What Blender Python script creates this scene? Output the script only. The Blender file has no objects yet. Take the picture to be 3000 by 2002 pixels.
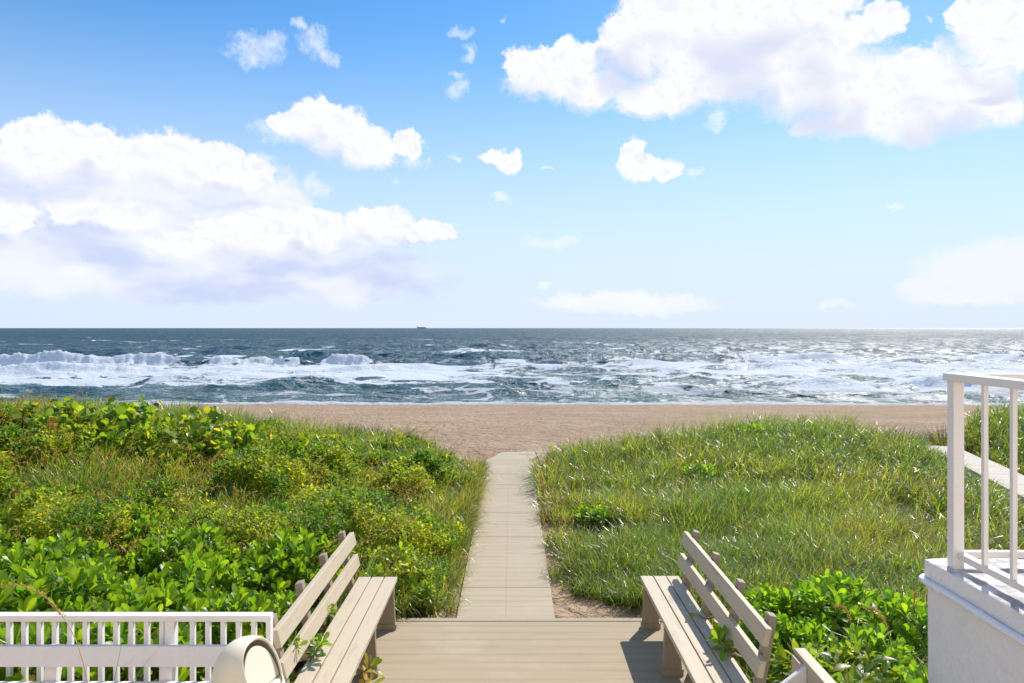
import bpy, math, random
import numpy as np
from mathutils import Vector, Matrix
R = math.radians
scene = bpy.context.scene
rng = np.random.default_rng(11)
random.seed(5)

# ---------------------------------------------------------------- camera
CAM_H = 2.726
cam_d = bpy.data.cameras.new("camera")
cam = bpy.data.objects.new("camera", cam_d)
scene.collection.objects.link(cam)
cam.location = (0, 0, CAM_H)
cam.rotation_euler = (R(90), 0, 0)
cam_d.sensor_width = 36.0
cam_d.lens = 25.2
cam_d.shift_y = -0.0132
cam_d.clip_start = 0.05
cam_d.clip_end = 80000
scene.camera = cam

# ---------------------------------------------------------------- light and exposure
SUN_AZ, SUN_EL = 33.0, 45.0            # degrees right of straight ahead, above the horizon
scene.view_settings.view_transform = 'Standard'
scene.view_settings.look = 'None'
scene.view_settings.gamma = 1
scene.view_settings.use_curve_mapping = False
scene.view_settings.exposure = 0.5
sun_d = bpy.data.lights.new("sun", 'SUN')
sun_d.energy = 4.2
sun_d.angle = R(0.53)
sun_d.color = (1.0, 0.95, 0.87)
sun = bpy.data.objects.new("sun", sun_d)
scene.collection.objects.link(sun)
sv = Vector((math.sin(R(SUN_AZ)) * math.cos(R(SUN_EL)), math.cos(R(SUN_AZ)) * math.cos(R(SUN_EL)), math.sin(R(SUN_EL))))
sun.rotation_euler = (-sv).to_track_quat('-Z', 'Y').to_euler()
scene.cycles.use_denoising = True
scene.cycles.use_adaptive_sampling = True
scene.cycles.adaptive_threshold = 0.012
scene.cycles.sample_clamp_indirect = 4.0
scene.cycles.max_bounces = 6
scene.cycles.diffuse_bounces = 3
scene.cycles.glossy_bounces = 2
scene.cycles.transmission_bounces = 4
scene.cycles.transparent_max_bounces = 4
scene.cycles.caustics_reflective = False
scene.cycles.caustics_refractive = False

# ---------------------------------------------------------------- node helpers
class NT:
    def __init__(s, tree):
        s.t = tree; s.n = tree.nodes; s.l = tree.links
    def put(s, sock, v):
        if isinstance(v, bpy.types.NodeSocket): s.l.new(v, sock)
        elif v is not None: sock.default_value = v
    def node(s, kind, **kw):
        n = s.n.new(kind)
        for k, v in kw.items(): setattr(n, k, v)
        return n
    def math(s, op, a, b=None, c=None, clamp=False):
        n = s.node('ShaderNodeMath', operation=op, use_clamp=clamp)
        for i, v in enumerate((a, b, c)):
            if v is not None: s.put(n.inputs[i], v)
        return n.outputs[0]
    def vmath(s, op, a, b=None, c=None, out=0):
        n = s.node('ShaderNodeVectorMath', operation=op)
        for i, v in enumerate((a, b, c)):
            if v is not None: s.put(n.inputs[i], v)
        return n.outputs[out]
    def noise(s, vec, scale, detail=3.0, rough=0.5, dist=0.0, out='Fac'):
        n = s.node('ShaderNodeTexNoise')
        if vec is not None: s.l.new(vec, n.inputs['Vector'])
        n.inputs['Scale'].default_value = scale; n.inputs['Detail'].default_value = detail
        n.inputs['Roughness'].default_value = rough; n.inputs['Distortion'].default_value = dist
        return n.outputs[out]
    def smooth(s, v, a, b, lo=0.0, hi=1.0):
        n = s.node('ShaderNodeMapRange', interpolation_type='SMOOTHSTEP')
        s.put(n.inputs['Value'], v)
        n.inputs['From Min'].default_value = a; n.inputs['From Max'].default_value = b
        n.inputs['To Min'].default_value = lo; n.inputs['To Max'].default_value = hi
        return n.outputs[0]
    def mix(s, f, a, b, blend='MIX'):
        n = s.node('ShaderNodeMix', data_type='RGBA', blend_type=blend)
        s.put(n.inputs[0], f)
        for i, v in ((6, a), (7, b)):
            s.put(n.inputs[i], (*v, 1) if isinstance(v, tuple) and len(v) == 3 else v)
        return n.outputs[2]
    def attr(s, name, out='Color'):
        n = s.node('ShaderNodeAttribute'); n.attribute_name = name
        return n.outputs[out]
    def objco(s):
        return s.node('ShaderNodeTexCoord').outputs['Object']
    def scaled(s, v, sc):
        return s.vmath('MULTIPLY', v, sc)
    def bump(s, h, strength, dist):
        n = s.node('ShaderNodeBump'); s.l.new(h, n.inputs['Height'])
        n.inputs['Strength'].default_value = strength; n.inputs['Distance'].default_value = dist
        return n.outputs[0]
    def bsdf(s, color, rough=0.6, spec=0.5, normal=None):
        b = s.node('ShaderNodeBsdfPrincipled')
        s.put(b.inputs['Base Color'], (*color, 1) if isinstance(color, tuple) and len(color) == 3 else color)
        s.put(b.inputs['Roughness'], rough); s.put(b.inputs['Specular IOR Level'], spec)
        if normal is not None: s.l.new(normal, b.inputs['Normal'])
        return b
def material(name):
    m = bpy.data.materials.new(name); m.use_nodes = True
    m.node_tree.nodes.clear()
    n = NT(m.node_tree)
    o = n.node('ShaderNodeOutputMaterial')
    return m, n, o.inputs['Surface']

# ---------------------------------------------------------------- sky with clouds (az, el in degrees)
SOLID = [(-33.41,11.72,2.31,1.95),(-30.66,11.92,2.19,1.86),(-28.55,11.58,1.75,1.54),(-25.23,12.06,2.71,1.88),(-22.16,12.11,1.94,1.54),(-20.04,11.58,1.54,1.33),(-32.67,12.79,0.74,0.7),(-30.01,13.15,0.78,0.71),(-22.16,12.96,0.9,0.77),(-34.84,12.48,0.7,0.82),(-34.84,7.21,1.41,1.27),(-29.61,7.78,3.29,1.19),(-20.04,7.2,3.53,1.77),(-15.79,7.45,2.42,1.73),(-24.51,6.27,2.45,0.94),(-14.82,7.65,1.79,1.57),(-10.51,8.03,2.36,1.43),(-6.94,7.52,2.06,0.93),(-10.68,8.78,1.35,0.67),(-16.11,8.59,1.12,0.74),(-15.47,15.51,1.94,1.64),(-13.51,14.69,2.3,1.74),(-11.18,14.18,1.84,1.36),(-8.14,14.46,1.28,0.97),(-17.55,15.35,0.95,0.62),(-12.02,13.5,1.5,0.89),(-14.49,16.36,0.98,0.7),(-1.23,13.78,1.39,0.66),(-0.18,13.13,1.04,0.91),(1.39,19.45,2.09,1.7),(4.0,20.26,2.95,1.61),(5.73,18.51,3.45,1.32),(9.66,21.54,2.88,2.23),(12.01,22.41,3.83,2.47),(16.9,20.81,5.58,3.64),(21.56,19.57,4.52,3.31),(27.05,20.72,1.8,1.15),(20.8,22.63,5.02,1.53),(15.3,18.29,5.35,1.67),(11.01,17.82,2.85,1.24),(24.5,17.03,5.05,2.03),(28.68,16.03,4.42,2.4),(31.92,15.26,3.14,1.93),(34.12,14.49,1.19,1.15),(25.93,14.52,3.52,1.03),(29.74,13.47,1.12,0.86),(22.31,14.46,0.82,0.53),(8.3,22.65,1.19,1.03),(3.13,21.04,1.39,0.91),(5.9,21.11,1.03,0.75),(34.12,19.24,2.27,2.44),(35.3,17.71,1.74,1.42),(34.36,16.98,2.02,0.46),(32.3,20.53,1.0,0.77),(9.4,13.69,0.71,0.89),(10.0,12.28,1.18,0.9),(11.84,12.05,1.42,0.73)]
VEIL = [(-28.69,9.64,9.38,2.23),(-26.64,6.93,11.13,2.61),(-33.16,6.21,4.27,1.87),(-22.31,4.94,10.43,2.08),(-16.11,3.63,11.25,1.83),(-26.64,3.38,9.74,1.55),(-33.16,4.47,5.49,1.74),(-12.85,4.7,5.79,1.69),(-19.27,9.25,3.88,2.08),(-10.34,7.28,4.21,1.18),(33.76,4.01,3.97,2.02),(30.0,2.82,1.96,0.9),(8.64,2.02,7.66,0.86),(31.92,2.18,3.76,0.89)]
WISP = [(-19.73,20.0,1.85,0.94),(-18.49,20.79,0.94,0.65),(-15.47,20.81,1.13,0.81),(-14.49,20.15,0.9,0.52),(-4.18,22.36,1.04,0.45),(-4.44,18.55,1.04,0.66),(-4.61,19.63,0.52,0.34),(-3.66,20.87,0.61,0.61),(-9.33,11.32,0.25,0.3),(-4.35,13.42,0.43,0.23),(-1.05,10.04,0.87,0.42),(-17.86,10.61,1.58,1.44),(-15.47,10.9,1.13,0.73),(-17.86,9.48,1.26,0.48),(-31.3,3.68,1.14,0.41),(-16.27,21.89,0.64,0.36),(-18.02,15.0,1.42,0.93),(-7.8,13.01,1.2,0.66),(-1.05,23.45,0.35,0.22),(30.26,20.47,0.18,0.29),(16.1,15.54,0.84,0.65),(14.48,11.92,0.82,0.4),(3.13,6.84,2.0,0.48),(28.0,8.58,0.68,0.27),(9.66,2.36,3.72,0.77),(4.52,2.38,1.9,0.61),(24.5,1.62,1.15,0.4),(2.61,3.43,0.52,0.24),(12.34,12.51,0.83,0.57),(2.61,12.87,0.35,0.2)]

world = bpy.data.worlds.new("World"); scene.world = world; world.use_nodes = True
w = NT(world.node_tree); w.n.clear()
def ellipse_group(name, table):
    g = bpy.data.node_groups.new(name, 'ShaderNodeTree')
    g.interface.new_socket('P', in_out='INPUT', socket_type='NodeSocketVector')
    g.interface.new_socket('D', in_out='OUTPUT', socket_type='NodeSocketFloat')
    n = NT(g); gi = n.node('NodeGroupInput'); go = n.node('NodeGroupOutput')
    acc = None
    for (a, e, ra, re) in table:
        q = n.vmath('MULTIPLY_ADD', gi.outputs[0], (1 / ra, 1 / re, 0), (-a / ra, -e / re, 0))
        d = n.vmath('DOT_PRODUCT', q, q, out=1)
        if acc is None: acc = d
        else:
            m = n.node('ShaderNodeMath', operation='SMOOTH_MIN')
            n.put(m.inputs[0], acc); n.put(m.inputs[1], d); m.inputs[2].default_value = 0.25
            acc = m.outputs[0]
    n.l.new(n.math('SUBTRACT', 1.0, acc), go.inputs[0])
    return g
g_solid, g_veil, g_wisp = ellipse_group('solid', SOLID), ellipse_group('veil', VEIL), ellipse_group('wisp', WISP)
def density(group, p):
    n = w.node('ShaderNodeGroup'); n.node_tree = group
    w.l.new(p, n.inputs[0]); return n.outputs[0]
gen = w.node('ShaderNodeTexCoord').outputs['Generated']
sep = w.node('ShaderNodeSeparateXYZ'); w.l.new(gen, sep.inputs[0])
az = w.math('MULTIPLY', w.math('ARCTAN2', sep.outputs[0], sep.outputs[1]), 180 / math.pi)
el = w.math('MULTIPLY', w.math('ARCSINE', sep.outputs[2]), 180 / math.pi)
cmb = w.node('ShaderNodeCombineXYZ'); w.l.new(az, cmb.inputs[0]); w.l.new(el, cmb.inputs[1])
P0 = cmb.outputs[0]
def warp(p, scale, detail, rough, amp):
    c = w.noise(p, scale, detail, rough, out='Color')
    return w.vmath('MULTIPLY_ADD', w.vmath('SUBTRACT', c, (0.5, 0.5, 0.5)), amp, p)
PW = warp(P0, 0.22, 2, 0.5, (2.6, 2.0, 0))
PL = PW                                 # only the broad swell, for the shading
PW = warp(PW, 0.75, 4, 0.6, (1.9, 1.6, 0))
PW = warp(PW, 2.4, 3, 0.6, (0.55, 0.5, 0))
fine = w.noise(P0, 1.3, 6, 0.62)
def cover(p, k=1.25):
    return w.math('MULTIPLY_ADD', w.math('SUBTRACT', fine, 0.5), k, density(g_solid, p))
d0 = cover(PW)
d_up = density(g_solid, w.vmath('ADD', PL, (0.8, 2.2, 0)))
d_raw = density(g_solid, PL)
topness = w.smooth(w.math('SUBTRACT', d_raw, d_up), -0.35, 0.45)      # crisp sunlit heads, soft melting bases
crisp = w.smooth(d0, -0.52, 0.08); melt = w.smooth(d0, -1.1, 0.65)
a_solid = w.math('ADD', w.math('MULTIPLY', crisp, topness), w.math('MULTIPLY', melt, w.math('SUBTRACT', 1.0, topness)))
bil = w.noise(PW, 0.8, 5, 0.55); bil2 = w.noise(w.vmath('ADD', PW, (0.22, 0.40, 0)), 0.8, 5, 0.55)
relief = w.smooth(w.math('SUBTRACT', bil2, bil), 0.0, 0.16)
shade = w.math('MULTIPLY', w.smooth(d_up, 0.05, 1.0), w.smooth(w.noise(PL, 0.20, 2, 0.5), 0.36, 0.60, 0.0, 0.85))
soft = w.noise(w.scaled(P0, (0.55, 1.4, 1)), 0.35, 5, 0.58)
a_veil = w.math('MULTIPLY', w.smooth(w.math('MULTIPLY_ADD', w.math('SUBTRACT', soft, 0.5), 1.6, density(g_veil, PW)), -0.5, 0.7), 0.92)
a_wisp = w.math('MULTIPLY', w.smooth(w.math('MULTIPLY_ADD', w.math('SUBTRACT', fine, 0.5), 3.2, density(g_wisp, PW)), -0.7, 1.9), 0.72)
sky = w.node('ShaderNodeTexSky', sky_type='NISHITA')
sky.sun_disc = False; sky.sun_elevation = R(SUN_EL); sky.sun_rotation = R(SUN_AZ)
sky.altitude = 0; sky.air_density = 1.0; sky.dust_density = 0.2; sky.ozone_density = 3.0
SKY_STRENGTH = 0.118
CW = 0.74 / SKY_STRENGTH                # radiance of sunlit cloud
hs = w.node('ShaderNodeHueSaturation'); hs.inputs['Saturation'].default_value = 1.30; hs.inputs['Value'].default_value = 1.0
hs.inputs['Hue'].default_value = 0.498
w.l.new(sky.outputs[0], hs.inputs['Color'])
col = hs.outputs[0]
hz = w.math('MULTIPLY', w.smooth(el, 25.0, 0.5), 0.95)          # pale sea haze low in the sky
col = w.mix(hz, col, (0.68 * CW, 0.79 * CW, 0.98 * CW))
vlump = w.smooth(w.noise(w.vmath('ADD', w.scaled(PL, (0.5, 1.3, 1)), (7, 3, 0)), 0.24, 3, 0.5), 0.36, 0.62)
vlump = w.math('MAXIMUM', vlump, w.smooth(az, -6.0, 8.0))
col = w.mix(a_veil, col, w.mix(vlump, (0.60 * CW, 0.67 * CW, 0.92 * CW), (0.88 * CW, 0.91 * CW, 1.0 * CW)))
col = w.mix(a_wisp, col, (0.95 * CW, 0.97 * CW, 1.0 * CW))
ccol = w.mix(shade, (0.95 * CW, 0.955 * CW, 0.965 * CW), (0.66 * CW, 0.71 * CW, 0.90 * CW))
ccol = w.mix(w.math('MULTIPLY', relief, 0.42), ccol, (0.74 * CW, 0.79 * CW, 0.96 * CW))
col = w.mix(a_solid, col, ccol)
bg = w.node('ShaderNodeBackground'); w.l.new(col, bg.inputs['Color']); bg.inputs['Strength'].default_value = SKY_STRENGTH
wo = w.node('ShaderNodeOutputWorld'); w.l.new(bg.outputs[0], wo.inputs['Surface'])
world.cycles.sampling_method = 'MANUAL'; world.cycles.sample_map_resolution = 512

# ---------------------------------------------------------------- object helpers
COL = scene.collection
def tag(o, label=None, cat=None, group=None, kind=None):
    for k, v in (('label', label), ('category', cat), ('group', group), ('kind', kind)):
        if v: o[k] = v
    return o
def empty(name, loc=(0, 0, 0), rz=0.0):
    o = bpy.data.objects.new(name, None); o.empty_display_size = 0.1
    o.location = loc; o.rotation_euler = (0, 0, rz); COL.objects.link(o); return o
def np_mesh(name, verts, faces, mat, parent=None, col=None, attrs=None, smooth=False):
    """verts (N,3); faces: list of int arrays (M,k)"""
    me = bpy.data.meshes.new(name)
    verts = np.ascontiguousarray(verts, dtype=np.float32)
    me.vertices.add(len(verts)); me.vertices.foreach_set('co', verts.ravel())
    loops = np.concatenate([f.ravel() for f in faces]).astype(np.int32)
    sizes = np.concatenate([np.full(len(f), f.shape[1], np.int32) for f in faces])
    starts = np.concatenate([[0], np.cumsum(sizes)[:-1]]).astype(np.int32)
    me.loops.add(len(loops)); me.loops.foreach_set('vertex_index', loops)
    me.polygons.add(len(sizes)); me.polygons.foreach_set('loop_start', starts); me.polygons.foreach_set('loop_total', sizes)
    me.polygons.foreach_set('use_smooth', np.full(len(sizes), smooth))
    if col is not None:
        a = me.attributes.new('tint', 'FLOAT_COLOR', 'POINT')
        c = np.ones((len(verts), 4), np.float32); c[:, :3] = col
        a.data.foreach_set('color', c.ravel())
    for k, v in (attrs or {}).items():
        a = me.attributes.new(k, 'FLOAT', 'POINT'); a.data.foreach_set('value', np.ascontiguousarray(v, np.float32))
    me.update(calc_edges=True)
    me.materials.append(mat)
    o = bpy.data.objects.new(name, me); COL.objects.link(o)
    if parent is not None: o.parent = parent
    return o
class MB:
    """collects solid pieces for ONE mesh object"""
    def __init__(s): s.v = []; s.f = []
    def add(s, vs, fs):
        k = len(s.v); s.v += [tuple(p) for p in vs]; s.f += [tuple(i + k for i in f) for f in fs]
    def box(s, x0, x1, y0, y1, z0, z1):
        s.hexa([(x0, y0, z0), (x1, y0, z0), (x1, y1, z0), (x0, y1, z0), (x0, y0, z1), (x1, y0, z1), (x1, y1, z1), (x0, y1, z1)])
    def hexa(s, p):
        s.add(p, [(0, 3, 2, 1), (4, 5, 6, 7), (0, 1, 5, 4), (1, 2, 6, 5), (2, 3, 7, 6), (3, 0, 4, 7)])
    def prism(s, poly, axis, a, b):
        """poly: 2D points, extruded along axis 0 (x) or 1 (y)"""
        n = len(poly)
        mk = (lambda t, p: (t, p[0], p[1])) if axis == 0 else (lambda t, p: (p[0], t, p[1]))
        vs = [mk(a, p) for p in poly] + [mk(b, p) for p in poly]
        s.add(vs, [tuple(range(n))[::-1], tuple(range(n, 2 * n))] + [(i, (i + 1) % n, n + (i + 1) % n, n + i) for i in range(n)])
    def tube(s, pts, rad, sides=8, caps=True):
        pts = [Vector(p) for p in pts]
        rad = rad if hasattr(rad, '__len__') else [rad] * len(pts)
        k = len(s.v); up = Vector((0.13, 0.21, 0.97))
        for i, p in enumerate(pts):
            d = (pts[min(i + 1, len(pts) - 1)] - pts[max(i - 1, 0)]).normalized()
            a = d.cross(up)
            if a.length < 1e-3: a = d.cross(Vector((1, 0, 0)))
            a.normalize(); b = d.cross(a)
            for j in range(sides):
                t = 2 * math.pi * j / sides
                s.v.append(tuple(p + (a * math.cos(t) + b * math.sin(t)) * rad[i]))
        for i in range(len(pts) - 1):
            for j in range(sides):
                q = (j + 1) % sides
                s.f.append((k + i * sides + j, k + i * sides + q, k + (i + 1) * sides + q, k + (i + 1) * sides + j))
        if caps:
            s.f.append(tuple(k + j for j in range(sides))[::-1])
            s.f.append(tuple(k + (len(pts) - 1) * sides + j for j in range(sides)))
    def build(s, name, mat, parent=None, bevel=0.0, smooth=False):
        me = bpy.data.meshes.new(name); me.from_pydata(s.v, [], s.f); me.update()
        import bmesh
        bm = bmesh.new(); bm.from_mesh(me); bmesh.ops.recalc_face_normals(bm, faces=bm.faces)
        bm.to_mesh(me); bm.free()
        me.materials.append(mat)
        if smooth: me.polygons.foreach_set('use_smooth', [True] * len(me.polygons))
        o = bpy.data.objects.new(name, me); COL.objects.link(o)
        if parent is not None: o.parent = parent
        if bevel:
            b = o.modifiers.new('edge', 'BEVEL'); b.width = bevel; b.segments = 2; b.limit_method = 'ANGLE'; b.angle_limit = R(40)
        return o
def copy_tree(o, parent=None):
    c = o.copy(); COL.objects.link(c); c.parent = parent
    for ch in list(o.children): copy_tree(ch, c)
    return c

# ---------------------------------------------------------------- numpy noise
def hash2(ix, iy, seed):
    h = (ix.astype(np.int64) * 374761393 + iy.astype(np.int64) * 668265263 + seed * 1442695041) & 0xFFFFFFFF
    h = ((h ^ (h >> 13)) * 1274126177) & 0xFFFFFFFF
    h = h ^ (h >> 16)
    return (h & 0xFFFFFF) / float(0xFFFFFF)
def vnoise(x, y, seed=0):
    ix = np.floor(x); iy = np.floor(y); fx = x - ix; fy = y - iy
    fx = fx * fx * fx * (fx * (fx * 6 - 15) + 10); fy = fy * fy * fy * (fy * (fy * 6 - 15) + 10)
    a = hash2(ix, iy, seed); b = hash2(ix + 1, iy, seed); c = hash2(ix, iy + 1, seed); d = hash2(ix + 1, iy + 1, seed)
    return (a + (b - a) * fx) * (1 - fy) + (c + (d - c) * fx) * fy
def fbm(x, y, seed=0, octaves=4, gain=0.5):
    s = 0; amp = 1; tot = 0
    for i in range(octaves):
        s = s + amp * vnoise(x * 2 ** i + 17.3 * i, y * 2 ** i - 9.1 * i, seed + i); tot += amp; amp *= gain
    return s / tot
def sstep(a, b, v):
    t = np.clip((v - a) / (b - a), 0, 1); return t * t * (3 - 2 * t)
def in_poly(x, y, poly):
    r = np.zeros(x.shape, bool); n = len(poly)
    for i in range(n):
        x0, y0 = poly[i]; x1, y1 = poly[(i + 1) % n]
        c = ((y0 > y) != (y1 > y)) & (x < (x1 - x0) * (y - y0) / (y1 - y0 + 1e-12) + x0)
        r ^= c
    return r

# ---------------------------------------------------------------- materials
def mat_paint(name, base, rough=0.5, dirt=(0.30, 0.27, 0.22), amount=0.25, grain=(1, 1, 1), bump=0.0015, spec=0.4):
    m, n, out = material(name)
    co = n.objco()
    a = n.noise(n.scaled(co, grain), 6, 5, 0.65)
    b = n.noise(co, 2.3, 4, 0.6)
    f = n.math('MULTIPLY', n.math('MULTIPLY', n.smooth(a, 0.45, 0.75), n.smooth(b, 0.35, 0.7)), amount)
    c = n.mix(f, base, dirt)
    fine = n.noise(n.scaled(co, grain), 60, 3, 0.6)
    c = n.mix(n.math('MULTIPLY', n.smooth(fine, 0.4, 0.8), 0.10), c, tuple(k * 0.7 for k in base))
    bs = n.bsdf(c, n.smooth(a, 0.3, 0.8, rough - 0.08, rough + 0.12), spec, n.bump(fine, 0.5, bump))
    n.l.new(bs.outputs[0], out); return m
M = {}
M['plank'] = mat_paint('painted_plank', (0.53, 0.445, 0.325), 0.6, (0.27, 0.215, 0.14), 0.75, (5, 0.5, 5))
M['plank_dark'] = mat_paint('weathered_plank', (0.32, 0.26, 0.19), 0.7, (0.16, 0.13, 0.10), 0.5, (4, 4, 0.6))
M['white_rail'] = mat_paint('white_rail_paint', (0.86, 0.83, 0.81), 0.35, (0.45, 0.40, 0.35), 0.12)
M['white_plank'] = mat_paint('white_plank_paint', (0.80, 0.765, 0.76), 0.5, (0.40, 0.36, 0.33), 0.2, (0.5, 4, 4))
M['cream_rail'] = mat_paint('cream_rail_paint', (0.83, 0.78, 0.735), 0.4, (0.4, 0.35, 0.3), 0.15)
M['cream_plastic'] = mat_paint('cream_plastic', (0.80, 0.73, 0.57), 0.42, (0.45, 0.40, 0.30), 0.22, bump=0.0004)
M['bin_bag'] = mat_paint('bin_bag_film', (0.02, 0.03, 0.06), 0.3, (0.02, 0.02, 0.02), 0.1)
M['pipe'] = mat_paint('pipe_plastic', (0.82, 0.81, 0.83), 0.4, (0.4, 0.4, 0.4), 0.2)
M['hull'] = mat_paint('ship_hull', (0.50, 0.58, 0.70), 0.6, (0.1, 0.1, 0.12), 0.2)

def mat_stucco():
    m, n, out = material('white_stucco'); co = n.objco()
    sp = n.node('ShaderNodeSeparateXYZ'); n.l.new(n.node('ShaderNodeNewGeometry').outputs['Normal'], sp.inputs[0])
    top = n.smooth(sp.outputs[2], 0.5, 0.9)
    st = n.noise(n.scaled(co, (1, 1, 2)), 5, 6, 0.7)
    a = n.noise(co, 30, 4, 0.6)
    c = n.mix(n.math('MULTIPLY', n.smooth(n.noise(co, 3.1, 5, 0.7), 0.45, 0.75), 0.28), (0.84, 0.80, 0.775), (0.60, 0.56, 0.53))
    c = n.mix(n.math('MULTIPLY', n.math('MULTIPLY', n.smooth(st, 0.38, 0.58), top), 0.68), c, (0.16, 0.155, 0.165))
    spk = n.smooth(n.noise(co, 45, 2, 0.5), 0.70, 0.78)
    c = n.mix(n.math('MULTIPLY', spk, 0.25), c, (0.35, 0.33, 0.31))
    h = n.math('MULTIPLY_ADD', n.noise(co, 14, 5, 0.6), 1.0, n.math('MULTIPLY', a, 0.4))
    bs = n.bsdf(c, 0.8, 0.3, n.bump(h, 0.9, 0.014)); n.l.new(bs.outputs[0], out); return m
M['stucco'] = mat_stucco()
M['render'] = mat_paint('facade_render', (0.80, 0.74, 0.66), 0.85, (0.5, 0.45, 0.38), 0.2)

def mat_deck(name, base, joints, ripple=1.0):
    """beige ribbed concrete mats: fine ribs and streaks across the walking direction"""
    m, n, out = material(name); co = n.objco()
    streak = n.noise(n.scaled(co, (0.35, 9, 1)), 1.6, 5, 0.65)
    streak2 = n.noise(n.scaled(co, (0.8, 40, 1)), 1.4, 3, 0.6)
    grain = n.noise(co, 130, 3, 0.7); blot0 = n.noise(n.scaled(co, (0.7, 2, 1)), 1.7, 3, 0.6)
    c = n.mix(n.math('MULTIPLY', n.smooth(streak, 0.38, 0.68), 0.34), base, tuple(k * 0.72 for k in base))
    c = n.mix(n.math('MULTIPLY', n.smooth(streak2, 0.5, 0.72), 0.28), c, tuple(k * 0.66 for k in base))
    c = n.mix(n.math('MULTIPLY', n.smooth(grain, 0.35, 0.75), 0.35), c, tuple(k * 0.62 for k in base))
    sy = n.node('ShaderNodeSeparateXYZ'); n.l.new(co, sy.inputs[0])
    rib = n.math('SINE', n.math('MULTIPLY_ADD', sy.outputs[1], 44.0, n.math('MULTIPLY', streak, 4.0)))
    c = n.mix(n.math('MULTIPLY', n.smooth(rib, 0.3, 1.0), n.smooth(blot0, 0.3, 0.7, 0.12, 0.42)), c, tuple(k * 0.6 for k in base))
    blot = n.noise(co, 1.1, 4, 0.6)
    c = n.mix(n.math('MULTIPLY', n.smooth(blot, 0.5, 0.8), 0.25), c, (0.60, 0.52, 0.41))
    h = n.math('ADD', n.math('MULTIPLY', streak2, 0.7), n.math('MULTIPLY', grain, 0.5))
    bs = n.bsdf(c, 0.85, 0.25, n.bump(h, 0.35, 0.004)); n.l.new(bs.outputs[0], out); return m
M['deck'] = mat_deck('ribbed_deck', (0.42, 0.338, 0.228), True)
M['path'] = mat_deck('ribbed_path', (0.455, 0.378, 0.268), True)
M['walk'] = mat_deck('pale_path', (0.62, 0.56, 0.47), True)

def mat_sand():
    m, n, out = material('beach_sand'); co = n.objco()
    big = n.noise(n.scaled(co, (0.5, 1, 1)), 0.5, 4, 0.6)
    foot = n.noise(n.scaled(co, (1.0, 1.0, 1)), 2.6, 4, 0.6, 0.3)
    foot2 = n.noise(co, 7.0, 3, 0.6)
    grain = n.noise(co, 160, 2, 0.7)
    c = n.mix(n.smooth(big, 0.35, 0.7), (0.37, 0.25, 0.155), (0.44, 0.31, 0.20))
    c = n.mix(n.math('MULTIPLY', n.smooth(foot, 0.50, 0.72), 0.7), c, (0.22, 0.145, 0.09))
    c = n.mix(n.math('MULTIPLY', n.smooth(grain, 0.45, 0.8), 0.18), c, (0.25, 0.19, 0.15))
    lit = n.attr('litter', 'Fac')
    ln = n.noise(co, 9, 5, 0.7)
    lc = n.mix(n.smooth(ln, 0.35, 0.65), (0.055, 0.042, 0.022), (0.17, 0.125, 0.06))
    lf = n.smooth(n.math('MULTIPLY_ADD', n.math('SUBTRACT', ln, 0.5), 0.9, lit), 0.35, 0.62)
    c = n.mix(lf, c, lc)
    c = n.mix(n.math('MULTIPLY', n.attr('pale', 'Fac'), 0.8), c, (0.52, 0.43, 0.31))
    wet = n.attr('wet', 'Fac')
    c = n.mix(n.math('MULTIPLY', wet, 0.55), c, (0.20, 0.15, 0.11))
    h = n.math('ADD', n.math('MULTIPLY', foot, 1.0), n.math('ADD', n.math('MULTIPLY', foot2, 0.45), n.math('MULTIPLY', grain, 0.03)))
    bs = n.bsdf(c, n.math('MULTIPLY_ADD', wet, -0.5, 0.92), 0.2, n.bump(h, 1.0, 0.28)); n.l.new(bs.outputs[0], out); return m
M['sand'] = mat_sand()

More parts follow.
